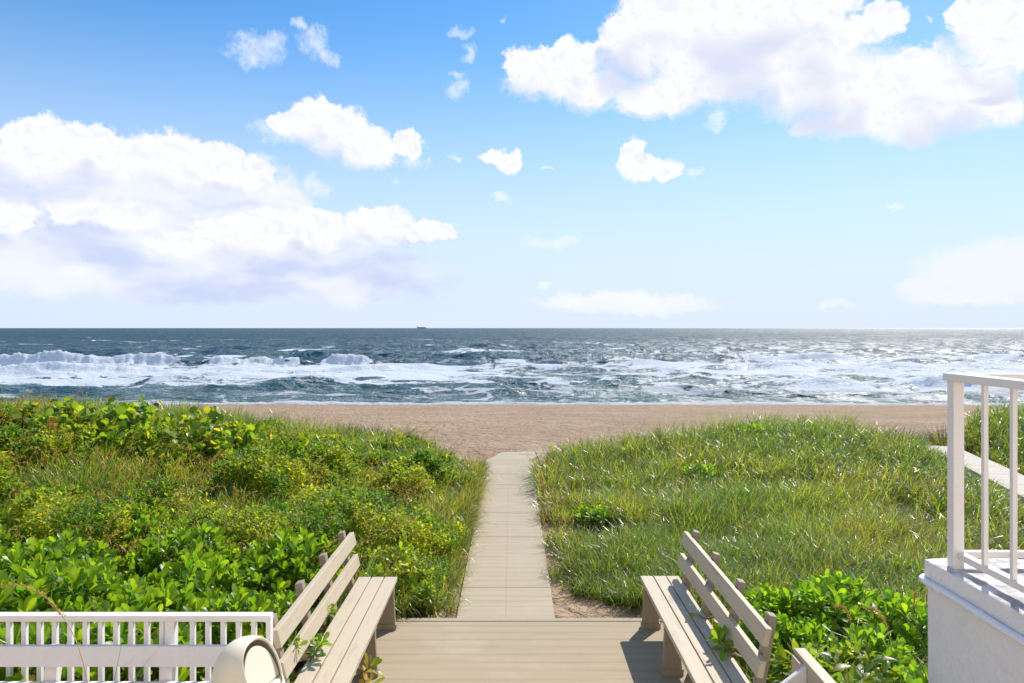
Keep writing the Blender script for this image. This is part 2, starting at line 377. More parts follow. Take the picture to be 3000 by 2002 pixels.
def mat_water():
    m, n, out = material('sea_water'); co = n.objco()
    geo = n.node('ShaderNodeNewGeometry').outputs['Position']
    near = n.attr('near', 'Fac')
    c = n.mix(near, (0.013, 0.054, 0.080), (0.055, 0.112, 0.114))
    c = n.mix(n.math('MULTIPLY', n.smooth(n.noise(n.scaled(geo, (0.25, 1, 1)), 0.05, 3, 0.6), 0.4, 0.65), 0.55), c, (0.012, 0.070, 0.072))
    n1 = n.noise(n.scaled(geo, (0.75, 1.15, 1)), 0.45, 4, 0.6, 0.4)
    n2 = n.noise(n.scaled(geo, (0.8, 1.2, 1)), 2.0, 4, 0.62, 0.3)
    n3 = n.noise(n.scaled(geo, (0.5, 1, 1)), 0.12, 3, 0.6)
    h = n.math('ADD', n.math('MULTIPLY', n1, 1.0), n.math('ADD', n.math('MULTIPLY', n2, 0.26), n.math('MULTIPLY', n3, 2.2)))
    far = n.attr('far', 'Fac')
    nb_ = n.bump(h, 1.0, 1.2)
    body = n.node('ShaderNodeBsdfDiffuse'); n.l.new(c, body.inputs[0]); n.l.new(nb_, body.inputs['Normal'])
    gl = n.node('ShaderNodeBsdfGlossy'); gl.inputs[0].default_value = (1, 1, 1, 1); # gusts and chop: ruffled patches catch the sun, slick ones stay dark
    chop = n.smooth(n.noise(n.scaled(geo, (0.55, 0.16, 1)), 1.0, 5, 0.7, 0.4), 0.44, 0.62)
    chop = n.math('MAXIMUM', chop, n.math('MULTIPLY', far, n.smooth(n.noise(n.scaled(geo, (0.10, 0.022, 1)), 1.0, 5, 0.7, 0.4), 0.46, 0.60)))
    n.put(gl.inputs['Roughness'], n.math('MULTIPLY_ADD', chop, 0.27, 0.20)); n.l.new(nb_, gl.inputs['Normal'])
    fr = n.node('ShaderNodeFresnel'); fr.inputs[0].default_value = 1.333; n.l.new(nb_, fr.inputs['Normal'])
    # a wind-roughened sea hides its own grazing facets: reflectance levels off well below 1
    fac = n.math('MINIMUM', n.math('MULTIPLY', fr.outputs[0], n.math('MULTIPLY_ADD', far, -0.31, 0.64)), 0.6)
    bs = n.node('ShaderNodeMixShader'); n.l.new(fac, bs.inputs[0]); n.l.new(body.outputs[0], bs.inputs[1]); n.l.new(gl.outputs[0], bs.inputs[2])
    f = n.attr('foam', 'Fac')
    lace = n.noise(n.scaled(geo, (0.45, 1.0, 1)), 1.1, 6, 0.68, 0.9)
    lace2 = n.noise(n.scaled(geo, (0.7, 1.1, 1)), 4.5, 4, 0.65)
    q = n.math('MULTIPLY_ADD', lace2, 0.35, n.math('MULTIPLY', lace, 0.75))
    ff = n.smooth(n.math('ADD', f, n.math('SUBTRACT', q, 1.0)), -0.06, 0.10)
    fc = n.mix(n.smooth(lace2, 0.35, 0.7), (0.74, 0.77, 0.80), (0.90, 0.91, 0.92))
    fb = n.bsdf(fc, 0.75, 0.3, n.bump(n.math('ADD', lace2, lace), 0.8, 0.35))
    ft = n.node('ShaderNodeBsdfTranslucent'); n.l.new(fc, ft.inputs[0])
    fm = n.node('ShaderNodeMixShader'); fm.inputs[0].default_value = 0.35; n.l.new(fb.outputs[0], fm.inputs[1]); n.l.new(ft.outputs[0], fm.inputs[2])
    mx = n.node('ShaderNodeMixShader'); n.l.new(ff, mx.inputs[0]); n.l.new(bs.outputs[0], mx.inputs[1]); n.l.new(fm.outputs[0], mx.inputs[2])
    n.l.new(mx.outputs[0], out); return m
M['sea'] = mat_water()

def mat_leaf(name, rough=0.35, trans=0.4, spec=0.5, boost=1.5):
    m, n, out = material(name)
    c = n.attr('tint')
    co = n.objco()
    c2 = n.mix(n.math('MULTIPLY', n.smooth(n.noise(co, 25, 3, 0.6), 0.4, 0.75), 0.22), c, (0.10, 0.11, 0.015))
    b = n.bsdf(c2, rough, spec)
    tr = n.node('ShaderNodeBsdfTranslucent')
    n.l.new(n.mix(1.0, c2, (boost, boost * 0.97, boost * 0.55), 'MULTIPLY'), tr.inputs[0])
    mx = n.node('ShaderNodeMixShader'); mx.inputs[0].default_value = trans
    n.l.new(b.outputs[0], mx.inputs[1]); n.l.new(tr.outputs[0], mx.inputs[2])
    n.l.new(mx.outputs[0], out); return m
M['grass'] = mat_leaf('grass_blade', 0.33, 0.47, 0.9, 2.3)
M['leaf'] = mat_leaf('glossy_leaf', 0.36, 0.45, 0.4, 2.3)
M['soft_leaf'] = mat_leaf('soft_leaf', 0.5, 0.47, 0.3, 2.2)
M['straw'] = mat_leaf('dry_straw', 0.6, 0.3, 0.3, 1.3)
M['straw_stem'] = mat_paint('straw_stem', (0.42, 0.33, 0.12), 0.6, (0.25, 0.18, 0.07), 0.4)
M['stem'] = mat_paint('plant_stem', (0.16, 0.13, 0.05), 0.7, (0.1, 0.07, 0.04), 0.4)

# ---------------------------------------------------------------- ground
SEA_Z = -2.6
PATH_X0, PATH_X1 = -0.53, 0.41
def walk_dist(x, y):
    """distance from the centre line of the second path on the right"""
    dx, dy = 0.252, 0.968
    px, py = x - 8.75, y - 12.3
    return np.abs(px * dy - py * dx)
def terrain(x, y):
    x = np.asarray(x, float); y = np.asarray(y, float)
    z = np.full(np.broadcast(x, y).shape, -0.075)
    z = z - 0.0722 * np.maximum(y - 14.4, 0) + 0.05 * sstep(14, 17, y)
    dune = 0.62 * sstep(-3.0, -9.5, x) * sstep(6.5, 12, y) * sstep(23, 17, y)
    dune = dune + 0.22 * sstep(-1.2, -4, x) * sstep(9, 14, y) * sstep(21, 16.5, y)
    dune = dune + 0.30 * sstep(1.0, 5.5, x) * sstep(9, 14.5, y) * sstep(21, 17, y) * sstep(10, 7.5, x)
    dune = dune + 0.55 * sstep(9.8, 12, x) * sstep(9, 14, y) * sstep(22, 18, y)
    lump = (fbm(x * 0.9, y * 0.9, 3, 4) - 0.5) * 0.16
    keep = np.maximum(sstep(0.75, 1.3, np.abs(x + 0.06)), sstep(15, 16.2, y)) * sstep(0.45, 1.0, walk_dist(x, y)) * sstep(6.9, 7.6, y)
    z = z + (dune + lump * (1 - 0.6 * sstep(18, 24, y))) * keep
    # a low sandy bank beside the path where it is dug into the dune, and the trodden sand at its far end
    z = z + 0.04 * (fbm(x * 3.1, y * 3.1, 8, 3) - 0.5) * sstep(0.5, 0.8, np.abs(x + 0.06)) * sstep(6.8, 7.2, y)
    z = z + 0.030 * (fbm(x * 2.2, y * 2.2, 21, 3) - 0.5) * sstep(14.6, 15.5, y)
    z = z + 0.05 * sstep(1.0, 0.3, np.hypot((x - 0.35) / 1.2, (y - 16.6) / 1.0))
    return z
RIGHT_POLY = [(0.66, 7.5), (1.25, 7.15), (1.64, 6.75), (1.66, 3.6), (2.36, 3.6), (2.36, 4.3), (6, 4.6), (12, 8), (16, 12), (17, 17), (14.5, 18.6), (12, 18.4), (10.3, 17.0), (9.6, 15.6), (8.1, 15.2), (7.9, 16.6), (7.2, 18.4), (5.6, 17.6), (4.5, 16.6), (3.0, 16.0), (1.6, 16.4), (0.75, 14.9), (0.52, 13.0), (0.6, 11)]
LEFT_POLY = [(-0.72, 7.0), (-0.62, 9), (-0.56, 12), (-0.62, 13.2), (-1.5, 15.0), (-2.2, 16.4), (-3.3, 17.6), (-4.5, 17.3), (-6, 17.5), (-7.4, 18.5), (-9, 17.2), (-11, 18.2), (-14, 19.5), (-22, 20), (-22, 4), (-8, 4.45), (-1.62, 4.5), (-1.6, 6.7), (-1.1, 6.85)]
def veg_mask(x, y):
    jx = (fbm(x * 1.7, y * 1.7, 31, 3) - 0.5) * 0.5; jy = (fbm(x * 1.7, y * 1.7, 37, 3) - 0.5) * 0.9
    r = in_poly(x + jx * 0.5 * sstep(0.7, 1.8, np.abs(x)), y + jy * sstep(8, 10, y), RIGHT_POLY) & (walk_dist(x, y) > 0.56)
    l = in_poly(x + jx * 0.5 * sstep(0.8, 1.8, np.abs(x)), y + jy * sstep(8, 10, y), LEFT_POLY)
    return l, r
def graded(a, b, mid0, mid1, fine, grow):
    v = list(np.arange(mid0, mid1 + 1e-6, fine)); s = fine
    while v[-1] < b: s *= grow; v.append(v[-1] + s)
    s = fine; lo = [mid0]
    while lo[-1] > a: s *= grow; lo.append(lo[-1] - s)
    return np.array(lo[:0:-1] + v)
def grid_faces(nr, nc):
    i = np.arange(nr - 1)[:, None] * nc + np.arange(nc - 1)[None, :]
    return np.stack([i, i + 1, i + nc + 1, i + nc], -1).reshape(-1, 4)
gx = graded(-260, 260, -9, 10, 0.11, 1.06); gy = graded(-30, 62, 4, 20, 0.11, 1.035)
GX, GY = np.meshgrid(gx, gy)
GZ = terrain(GX, GY)
l_, r_ = veg_mask(GX, GY)
lit = (l_ | r_).astype(float)
lit = lit * (0.55 + 0.55 * fbm(GX * 0.8, GY * 0.8, 51, 3))
wet = sstep(46.6, 49.6, GY + 1.6 * (fbm(GX * 0.16, GY * 0, 5, 3) - 0.5))
ground = np_mesh('sand', np.stack([GX, GY, GZ], -1).reshape(-1, 3), [grid_faces(len(gy), len(gx))], M['sand'],
                 attrs={'pale': (sstep(1.0, 0.5, np.hypot((GX - 0.25 - 0.25 * (GY - 15)) / 0.85, (GY - 16.0) / 1.75)) * (0.5 + 0.6 * fbm(GX * 3, GY * 3, 15, 3))).ravel(), 'litter': lit.ravel(), 'wet': wet.ravel()}, smooth=True)
tag(ground, 'tan beach sand running from the dune plants to the surf', None, None, 'structure')

# deck, path and the second path
mb = MB()
for i in range(5):                                   # mats butted together, thin joints between
    mb.box(-1.62, 1.62, 6.66 - 1.22 * (i + 1) + 0.003, 6.66 - 1.22 * i - 0.003, -0.12, 0.0)
deck = mb.build('deck', M['deck'], bevel=0.004)
tag(deck, 'beige ribbed deck between the two benches', None, None, 'structure')
mb = MB(); mb.box(-1.62, 1.62, 6.664, 6.735, -0.12, 0.004)
tag(mb.build('deck_edge', M['path'], bevel=0.006), 'pale edge strip where the deck meets the path', None, None, 'structure')
mb = MB(); y = 6.74
lens = [0.92, 0.94, 0.92, 1.22, 0.95, 0.98, 0.93, 1.0, 0.55]
for i, ln in enumerate(lens):
    zt = -0.045 + 0.004 * math.sin(i * 2.1)
    mb.box(PATH_X0, -0.0612, y + 0.001, y + ln - 0.001, -0.14, zt)
    mb.box(-0.060, PATH_X1, y + 0.001, y + ln - 0.001, -0.14, zt - 0.002)
    y += ln
mb.hexa([(-0.5, y + .001, -0.3), (0.41, y + .001, -0.3), (0.80, y + 1.5, -0.4), (-0.22, y + 1.5, -0.4), (-0.5, y + .001, -0.055), (0.41, y + .001, -0.055), (0.80, y + 1.5, -0.150), (-0.22, y + 1.5, -0.150)])
path = mb.build('path', M['path'])
tag(path, 'beige slab path leading from the deck to the beach', None, None, 'structure')
mb = MB()
d = Vector((0.252, 0.968, 0)); s = Vector((0.968, -0.252, 0)); c0 = Vector((8.75, 12.3, 0))
for i in range(-7, 5):
    a, b = c0 + d * (i * 0.9 + 0.006), c0 + d * ((i + 1) * 0.9 - 0.006)
    q = [a - s * .36, a + s * .38, b + s * .38, b - s * .36]
    mb.hexa([(p.x, p.y, -0.15) for p in q] + [(p.x, p.y, 0.035 if i < 3 else -0.01) for p in q])
tag(mb.build('walkway', M['walk'], bevel=0.004), 'pale second path crossing the dune behind the railing', None, None, 'structure')

# ---------------------------------------------------------------- sea
rows = [45.5]
while rows[-1] < 128: rows.append(rows[-1] + 0.34 + 0.0012 * (rows[-1] - 45))
g = rows[-1] - rows[-2]
while rows[-1] < 45000: g *= 1.022; rows.append(rows[-1] + g)
rows = np.array(rows); cols = np.linspace(-1.3, 1.3, 1150)
U, Y = np.meshgrid(cols, rows); X = U * Y
drow = np.gradient(rows)[:, None] * np.ones_like(U)
dcol = (cols[1] - cols[0]) * Y
Z = np.zeros_like(X); DX = np.zeros_like(X); DY = np.zeros_like(X)
wr = np.random.default_rng(4)
calm = sstep(48.5, 58, Y)
for i in range(80):
    lam = 1.5 * (20 / 1.5) ** wr.random(); th = wr.normal(0, 0.42) + 0.25; k = 2 * math.pi / lam
    kx, ky = k * math.sin(th), k * math.cos(th); ph = wr.random() * 6.28
    amp = 0.0064 * lam ** 0.80 * (0.6 + 0.8 * wr.random())
    att = sstep(2.2, 4.5, lam / np.maximum(drow * abs(math.cos(th)) + 1e-6, dcol * abs(math.sin(th)) + 1e-6))
    a = kx * X + ky * Y + ph
    Z += amp * att * np.sin(a); DX -= 0.9 * amp * att * math.sin(th) * np.cos(a) * -1; DY -= 0.9 * amp * att * math.cos(th) * np.cos(a) * -1
Z *= calm * (0.75 + 0.5 * fbm(X / 30, Y / 18, 77, 2)); DX *= calm; DY *= calm
elev = Z.copy()
foam = np.zeros_like(X)
fl = fbm(X / 9, Y / 4.0, 81, 4); fs = fbm(X / 2.2, Y / 1.3, 83, 4); st = fbm(X / 26, Y / 3.0, 87, 4)
# broad foam left by the broken waves
def band(y0, y1, f): return sstep(y0 - f, y0 + f, Y) * sstep(y1 + f, y1 - f, Y)
lefty = sstep(12, -22, X); righty = sstep(8, 30, X)
foam += (0.14 + 0.42 * lefty) * band(68, 104, 4) + 0.40 * (st - 0.5) * band(52, 112, 4)
foam += 0.24 * band(78, 112, 4) * (1 - lefty) * (1 - 0.4 * righty) + 0.26 * righty * band(57, 114, 5)
foam += 0.16 * band(50, 70, 3) + 0.55 * (fl - 0.5) * band(50, 116, 5)
# breakers: (x0, x1, y of the crest, height, back width, front width, foam on the face, foam run ahead)
BREAK = [(-125, -47, 105.5, 1.5, 3.4, 0.9, 0.9, 6), (-46, -28.5, 105, 1.25, 3.0, 0.8, 0.85, 6), (-28, -19.5, 105.5, 1.25, 3.0, 0.8, 0.85, 5),
         (-19.5, -14.5, 106, 0.4, 2.4, 0.8, 0.1, 1), (-4, 3, 112, 0.75, 3, 0.8, 0.8, 4), (3, 8, 112.5, 0.45, 3, .8, 0.15, 1),
         (13, 30, 111, 0.55, 3.2, 1.5, 0.5, 4), (34, 62, 119, 0.8, 3.4, 1.7, 0.82, 6), (62, 130, 121, 0.9, 3.4, 1.7, 0.85, 6), (40, 130, 95, 0.5, 2.6, 1.1, 0.7, 4), (20, 44, 97, 0.45, 2.6, 0.8, 0.5, 3),
         (-130, -33, 86, 0.62, 2.6, 0.9, 0.75, 5), (-33, -8, 88, 0.45, 2.4, 0.8, 0.7, 4), (-130, -60, 70, 0.35, 2.0, 0.7, 0.6, 3), (-38, -24, 70, 0.42, 2.0, 0.7, 0.6, 3), (-22, -14, 68, 0.38, 2, 0.7, 0.5, 3),
         (10, 20.5, 60.5, 0.42, 1.8, 0.7, 0.6, 2.2), (19, 29, 59.5, 0.32, 1.6, 0.7, 0.2, 1), (33.5, 49, 64, 0.65, 2.2, 0.8, 0.75, 3), (26, 34, 64.8, 0.45, 2.2, 0.8, 0.1, 1), (-6, 8, 77, 0.25, 2.2, 0.8, 0.35, 3),
         (-130, 130, 150, 0.3, 6, 2.5, 0.05, 1), (-60, -10, 135, 0.35, 5, 2.2, 0.05, 1), (-5, 40, 131, 0.3, 5, 2.2, 0.1, 1), (-20, 4, 158, 0.5, 5, 2.0, 0.62, 8), (20, 70, 140, 0.3, 5, 2.0, 0.45, 6)]
for j, (x0, x1, yc, h, wb, wf, ff, run) in enumerate(BREAK):
    e = min(6.0, (x1 - x0) * 0.3)
    win = sstep(x0 - e * .4, x0 + e, X) * sstep(x1 + e * .4, x1 - e, X)
    crest = yc + 3.4 * (fbm(X / 17 + j * 3.7, X * 0, 90 + j, 3) - 0.5) + 0.4 * (fbm(X / 2.4, X * 0 + j, 91, 2) - 0.5)
    hh = h * win * (0.50 + 0.95 * fbm(X / 6.5 + j, X * 0, 95 + j, 3))
    s_ = Y - crest
    prof = np.where(s_ > 0, np.exp(-(s_ / wb) ** 2), np.exp(-(s_ / wf) ** 2))
    Z += hh * prof
    trough = np.exp(-((s_ + wf * 2.4) / (wf * 1.8)) ** 2); Z -= 0.10 * hh * trough
    roll = win * sstep(-run, -run * .35, s_) * sstep(1.1, -0.1, s_)
    foam = np.maximum(foam, ff * roll * (0.22 + 1.15 * fs))
    Z += ff * roll * sstep(-run * .8, -0.4, s_) * ((fbm(X * 1.0, Y * 1.0, 99, 4) - 0.42) * 0.85 + (fbm(X * 2.6, Y * 2.6, 98, 2) - .5) * .34) * min(h, 1.2) * sstep(0.25, 0.55, ff * roll)
# whitecaps out at sea
cap = fbm(X / 13, Y / 7, 61, 4)
foam += 0.60 * sstep(0.675, 0.76, cap) * sstep(110, 135, Y) * sstep(900, 260, Y) * (0.45 + 0.75 * vnoise(X / 2.2, Y / 2, 62))
rid = 1 - np.abs(2 * fbm(X / 5.5 + 0.25 * Y / 3, Y / 3.6, 111, 4) - 1)            # thin drifting foam lines
foam += 0.42 * sstep(0.84, 0.97, rid) * band(51, 84, 4) + 0.26 * sstep(0.86, 0.98, rid) * band(84, 240, 20)
# swash on the sand
edge = 49.2 + 2.2 * (fbm(X / 7, X * 0, 66, 3) - 0.5)
foam = np.maximum(foam, 0.86 * sstep(edge + 3.6, edge + 0.4, Y) * (0.55 + 0.75 * fbm(X / 1.6, Y / 0.8, 67, 4)))
Z += 0.10 * sstep(edge + 2.2, edge + 0.4, Y) * sstep(edge - 1.2, edge + 0.3, Y) + 0.25 * (fbm(X * 1.1, Y * 1.6, 68, 3) - .5) * sstep(edge + 4, edge + 1, Y) * sstep(edge - 1, edge + .5, Y)
Z -= 0.6 * sstep(edge, edge - 1.4, Y)
near = sstep(130, 55, Y) * (0.6 + 0.6 * fl)
sea = np_mesh('sea', np.stack([X + DX, Y + DY, Z + SEA_Z], -1).reshape(-1, 3), [grid_faces(len(rows), len(cols))], M['sea'],
              attrs={'foam': foam.ravel(), 'near': near.ravel(), 'far': sstep(90, 420, Y).ravel()}, smooth=True)
tag(sea, 'choppy green and blue sea with lines of white surf', None, None, 'structure')

# ship far out
ship = tag(empty('ship', (-830, 6600, SEA_Z - 0.5)), 'tiny dark ship on the horizon', 'ship')
mb = MB(); mb.hexa([(-44, -6, 0), (40, -6, 0), (40, 6, 0), (-44, 6, 0), (-48, -6, 9), (47, -6, 9), (47, 6, 9), (-48, 6, 9)]); mb.build('hull', M['hull'], ship)
mb = MB(); mb.box(-36, 30, -5, 5, 9, 14); mb.build('cargo', M['hull'], ship)
mb = MB(); mb.box(-46, -39, -5, 5, 9, 20); mb.box(-44, -42, -1, 1, 20, 25); mb.build('bridge', M['hull'], ship)

# the sunlit building the viewer stands in: unseen behind the camera, added to throw warm light back onto the terrace
mb = MB()
for i in range(12):
    x0 = -18 + 3 * i
    mb.box(x0, x0 + 1.2, -2.9, -2.5, -0.1, 10.5)
    for z0, z1 in ((-0.1, 0.1), (2.3, 3.2), (5.4, 6.3), (8.5, 10.5)): mb.box(x0 + 1.2, x0 + 3.0, -2.9, -2.52, z0, z1)
    mb.box(x0 + 1.2, x0 + 3.0, -2.96, -2.9, -0.1, 10.5)
tag(mb.build('facade', M['render']), 'unseen pale rendered building front behind the viewer, added for its warm bounce light', None, None, 'structure')

# ---------------------------------------------------------------- benches
def make_bench(length, mat, legmat, leg_t, post_t, seat_len=None, post_top=0.905):
    """u = across (seat front edge at 0, back at positive x), t = along -y from the far end, w = up"""
    root = empty('park_bench')
    sl = seat_len or length
    for u0, u1 in ((0.0, 0.113), (0.123, 0.231), (0.241, 0.352)):
        mb = MB(); mb.box(u0, u1, -sl, 0, 0.412, 0.450); mb.build('seat_plank', mat, root, 0.004)
    for (ut, wt, ub, wb) in ((0.398, 0.862, 0.372, 0.752), (0.363, 0.662, 0.339, 0.556)):
        mb = MB(); k = 0.040
        mb.prism([(ub, wb), (ut, wt), (ut + k, wt - 0.006), (ub + k, wb - 0.006)], 1, 0, -length)
        mb.build('backrest_slat', mat, root, 0.004)
    for t in post_t:
        mb = MB()
        mb.prism([(0.245 + .042, 0.0), (0.245 + .042 + 0.168 * post_top / 0.905, post_top), (0.245 + .10 + .160 * post_top / 0.905, post_top - 0.012), (0.245 + .10, 0.0)], 1, -t, -t - 0.075)
        mb.build('backrest_post', legmat, root, 0.004)
    for t in leg_t:
        mb = MB(); mb.prism([(0.004, 0.022), (0.160, 0.022), (0.128, 0.33), (0.022, 0.33)], 1, -t, -t - 0.045)
        leg = mb.build('leg', legmat, root, 0.003)
        mb = MB(); mb.box(-0.004, 0.168, -t - 0.055, -t + 0.008, 0.0, 0.050); mb.build('foot_block', legmat, leg, 0.003)
        mb = MB(); mb.box(0.012, 0.335, -t - 0.094, -t - 0.046, 0.300, 0.4115); mb.build('seat_bearer', legmat, root, 0.003)
    return root
G_B = 'beige plank benches facing each other beside the deck'
posts = (0.10, 0.73, 1.36, 1.97)
b1 = make_bench(2.14, M['plank'], M['plank_dark'], (0.045, 0.915, 1.80), posts)
b1.location = (1.178, 6.585, 0)
tag(b1, 'beige plank bench by the white wall, its back turned to the right-hand dune grass', 'bench', G_B)
b2 = make_bench(2.14, M['plank'], M['plank_dark'], (0.045, 0.915, 1.80), posts)
b2.location = (-1.049, 6.56, 0)
for ch in [b2] + list(b2.children_recursive):      # mirrored build: real mirrored meshes, not a negative scale
    if ch.type == 'MESH':
        me = ch.data
        for v in me.vertices: v.co.x = -v.co.x
        me.flip_normals()
tag(b2, 'beige plank bench beside the cream bin, leafy sprigs growing through its backrest', 'bench', G_B)
b3 = make_bench(2.6, M['white_plank'], M['white_plank'], (0.1, 1.25, 2.4), (0.34, 1.02, 1.75, 2.4), post_top=0.845)
b3.location = (-1.66, 3.80, 0); b3.rotation_euler = (0, 0, R(90))
b3.rotation_euler = (0, 0, R(90))
for ch in b3.children_recursive:                    # its length runs to the left along the railing
    if ch.type == 'MESH':
        for v in ch.data.vertices: v.co.y = -v.co.y
        ch.data.flip_normals()
b3.location = (-1.66, 3.80, 0)
tag(b3, 'white plank bench standing in front of the low white railing', 'bench')

# ---------------------------------------------------------------- low white railing on the left
FY = 4.34
fence = tag(empty('railing', (0, 0, 0)), 'low white railing with thin balusters behind the white bench', 'railing')
mb = MB(); mb.box(-4.6, -1.452, FY - 0.035, FY + 0.03, 0.958, 0.998); mb.build('top_rail', M['white_rail'], fence, 0.008)
mb = MB(); mb.box(-4.6, -1.47, FY - 0.02, FY + 0.02, 0.10, 0.14); mb.build('bottom_rail', M['white_rail'], fence, 0.004)
for px_ in (-1.468, -2.062, -3.35, -4.5):
    wdt = 0.014 if px_ > -1.6 else 0.030
    mb = MB(); mb.box(px_ - wdt, px_ + wdt, FY - 0.028, FY + 0.026, 0.0, 0.957); mb.build('post', M['white_rail'], fence, 0.004)
xb = -1.468 - 0.0925
while xb > -4.5:
    if min(abs(xb + 2.062), abs(xb + 3.35)) > 0.05:
        mb = MB(); mb.box(xb - 0.014, xb + 0.014, FY - 0.016, FY + 0.012, 0.141, 0.957); mb.build('baluster', M['white_rail'], fence, 0.002)
    xb -= 0.0925

# ---------------------------------------------------------------- domed bin
BX, BY, BR = -1.425, 3.86, 0.187
bin_ = tag(empty('litter_bin', (BX, BY, 0)), 'cream domed litter bin with a swing flap beside the white bench', 'litter bin')
def lathe(prof, seg=48, ang0=0.0, ang1=2 * math.pi):
    vs = []; fs = []; full = abs(ang1 - ang0 - 2 * math.pi) < 1e-6; m = seg if full else seg + 1
    for r, z in prof:
        for j in range(m):
            a = ang0 + (ang1 - ang0) * j / seg; vs.append((r * math.cos(a), r * math.sin(a), z))
    for i in range(len(prof) - 1):
        for j in range(seg):
            q = (j + 1) % m; fs.append((i * m + j, i * m + q, (i + 1) * m + q, (i + 1) * m + j))
    return vs, fs
mb = MB(); mb.add(*lathe([(0.0, 0.0), (0.155, 0.0), (0.16, 0.01), (0.178, 0.74), (0.180, 0.75), (0.0, 0.75)])); mb.build('body', M['cream_plastic'], bin_, smooth=False)
mb = MB(); mb.add(*lathe([(0.179, 0.752), (0.184, 0.72), (0.186, 0.70), (0.185, 0.752)])); mb.build('bin_liner', M['bin_bag'], bin_, smooth=True)
# hood: a dome whose front (local +x... towards the bench) is cut open by an arched mouth
ZB, HH = 0.790, 0.262
def hood_point(a, t):
    """a around, t 0 at the rim .. 1 at the crown"""
    e = t * math.pi / 2
    r = BR * math.cos(e) ** 0.82 if t < 1 else 0.0
    return Vector((r * math.cos(a), r * math.sin(a), ZB + HH * math.sin(e) ** 0.92))
FRONT = R(-14)                                      # the mouth faces right and a little towards the viewer
N, T = 72, 30
vs = []; fs = []
for i in range(T):
    vs += [tuple(hood_point(2 * math.pi * j / N, i / T)) for j in range(N)]
vs.append(tuple(hood_point(0, 1.0)))
for i in range(T - 1):
    fs += [(i * N + j, i * N + (j + 1) % N, (i + 1) * N + (j + 1) % N, (i + 1) * N + j) for j in range(N)]
fs += [((T - 1) * N + j, (T - 1) * N + (j + 1) % N, T * N) for j in range(N)]
import bmesh
me = bpy.data.meshes.new('hood'); me.from_pydata(vs, [], fs)
bm = bmesh.new(); bm.from_mesh(me)
rot = Matrix.Rotation(FRONT, 3, 'Z')
pc = rot @ Vector((0.088, 0, 0)) + Vector((0, 0, ZB + 0.13)); pn = rot @ Vector((1.0, 0, 0.42)).normalized()
lc, ln_ = Vector((0, 0, ZB + 0.022)), Vector((0, 0, 1))
for c_, n_ in ((pc, pn), (lc, ln_)):
    bmesh.ops.bisect_plane(bm, geom=bm.verts[:] + bm.edges[:] + bm.faces[:], plane_co=c_, plane_no=n_)
gone = [f for f in bm.faces if (f.calc_center_median() - pc).dot(pn) > 1e-5 and f.calc_center_median().z > lc.z + 1e-5]
bmesh.ops.delete(bm, geom=gone, context='FACES')
rim = [e for e in bm.edges if len(e.link_faces) == 1 and all(v.co.z > ZB + 0.02 for v in e.verts)]
ext = bmesh.ops.extrude_edge_only(bm, edges=rim)      # the thick rolled edge of the mouth
for v in [g for g in ext['geom'] if isinstance(g, bmesh.types.BMVert)]:
    v.co -= (rot @ Vector((0, 1, 0))) * (0.06 * (rot.transposed() @ v.co).y) + Vector((0, 0, 0.06 * max(0, v.co.z - ZB - 0.05))) + pn * 0.006
bmesh.ops.recalc_face_normals(bm, faces=bm.faces)
bm.to_mesh(me); bm.free(); me.materials.append(M['cream_plastic']); me.polygons.foreach_set('use_smooth', [True] * len(me.polygons))
hood = bpy.data.objects.new('hood', me); COL.objects.link(hood); hood.parent = bin_
so = hood.modifiers.new('wall', 'SOLIDIFY'); so.thickness = 0.006; so.offset = -1
# rim of the lid, slightly stepped, and the ledge under the mouth
mb = MB(); mb.add(*lathe([(0.178, 0.765), (0.192, 0.752), (0.196, 0.760), (0.195, 0.785), (0.190, 0.792), (0.176, 0.794)])); mb.build('lid_rim', M['cream_plastic'], bin_, smooth=True)
mb = MB()
arc = [(0.183 * math.cos(a), 0.183 * math.sin(a)) for a in np.linspace(-1.25, 1.25, 25)]
pl = [(0.06, -0.15)] + arc + [(0.06, 0.15)]
n_ = len(pl)
vs = [tuple(rot @ Vector((x, y, ZB + 0.016 - 0.10 * max(0, x - 0.06)))) for x, y in pl] + [tuple(rot @ Vector((x, y, ZB - 0.01 ))) for x, y in pl]
mb.add(vs, [tuple(range(n_)), tuple(range(n_, 2 * n_))[::-1]] + [(i, (i + 1) % n_, n_ + (i + 1) % n_, n_ + i) for i in range(n_)])
mb.build('ledge', M['cream_plastic'], bin_, 0.004)
# swing flap: an arched panel set back inside the mouth, hinged at its top
prof = []
for a in np.linspace(0, math.pi, 25):
    prof.append((0.142 * math.cos(a), 0.20 * math.sin(a) ** 0.9))
mb = MB(); vs = []
for off in (0.0, 0.008):
    for yy, zz in prof:
        zt = zz
        vs.append(tuple(rot @ Vector((0.062 - 0.36 * (zt - 0.1) + off, yy, ZB + 0.018 + zt))))
n_ = len(prof)
mb.add(vs, [tuple(range(n_))[::-1], tuple(range(n_, 2 * n_))] + [(i, (i + 1) % n_, n_ + (i + 1) % n_, n_ + i) for i in range(n_)])
mb.build('flap', M['cream_plastic'], bin_, 0.002)

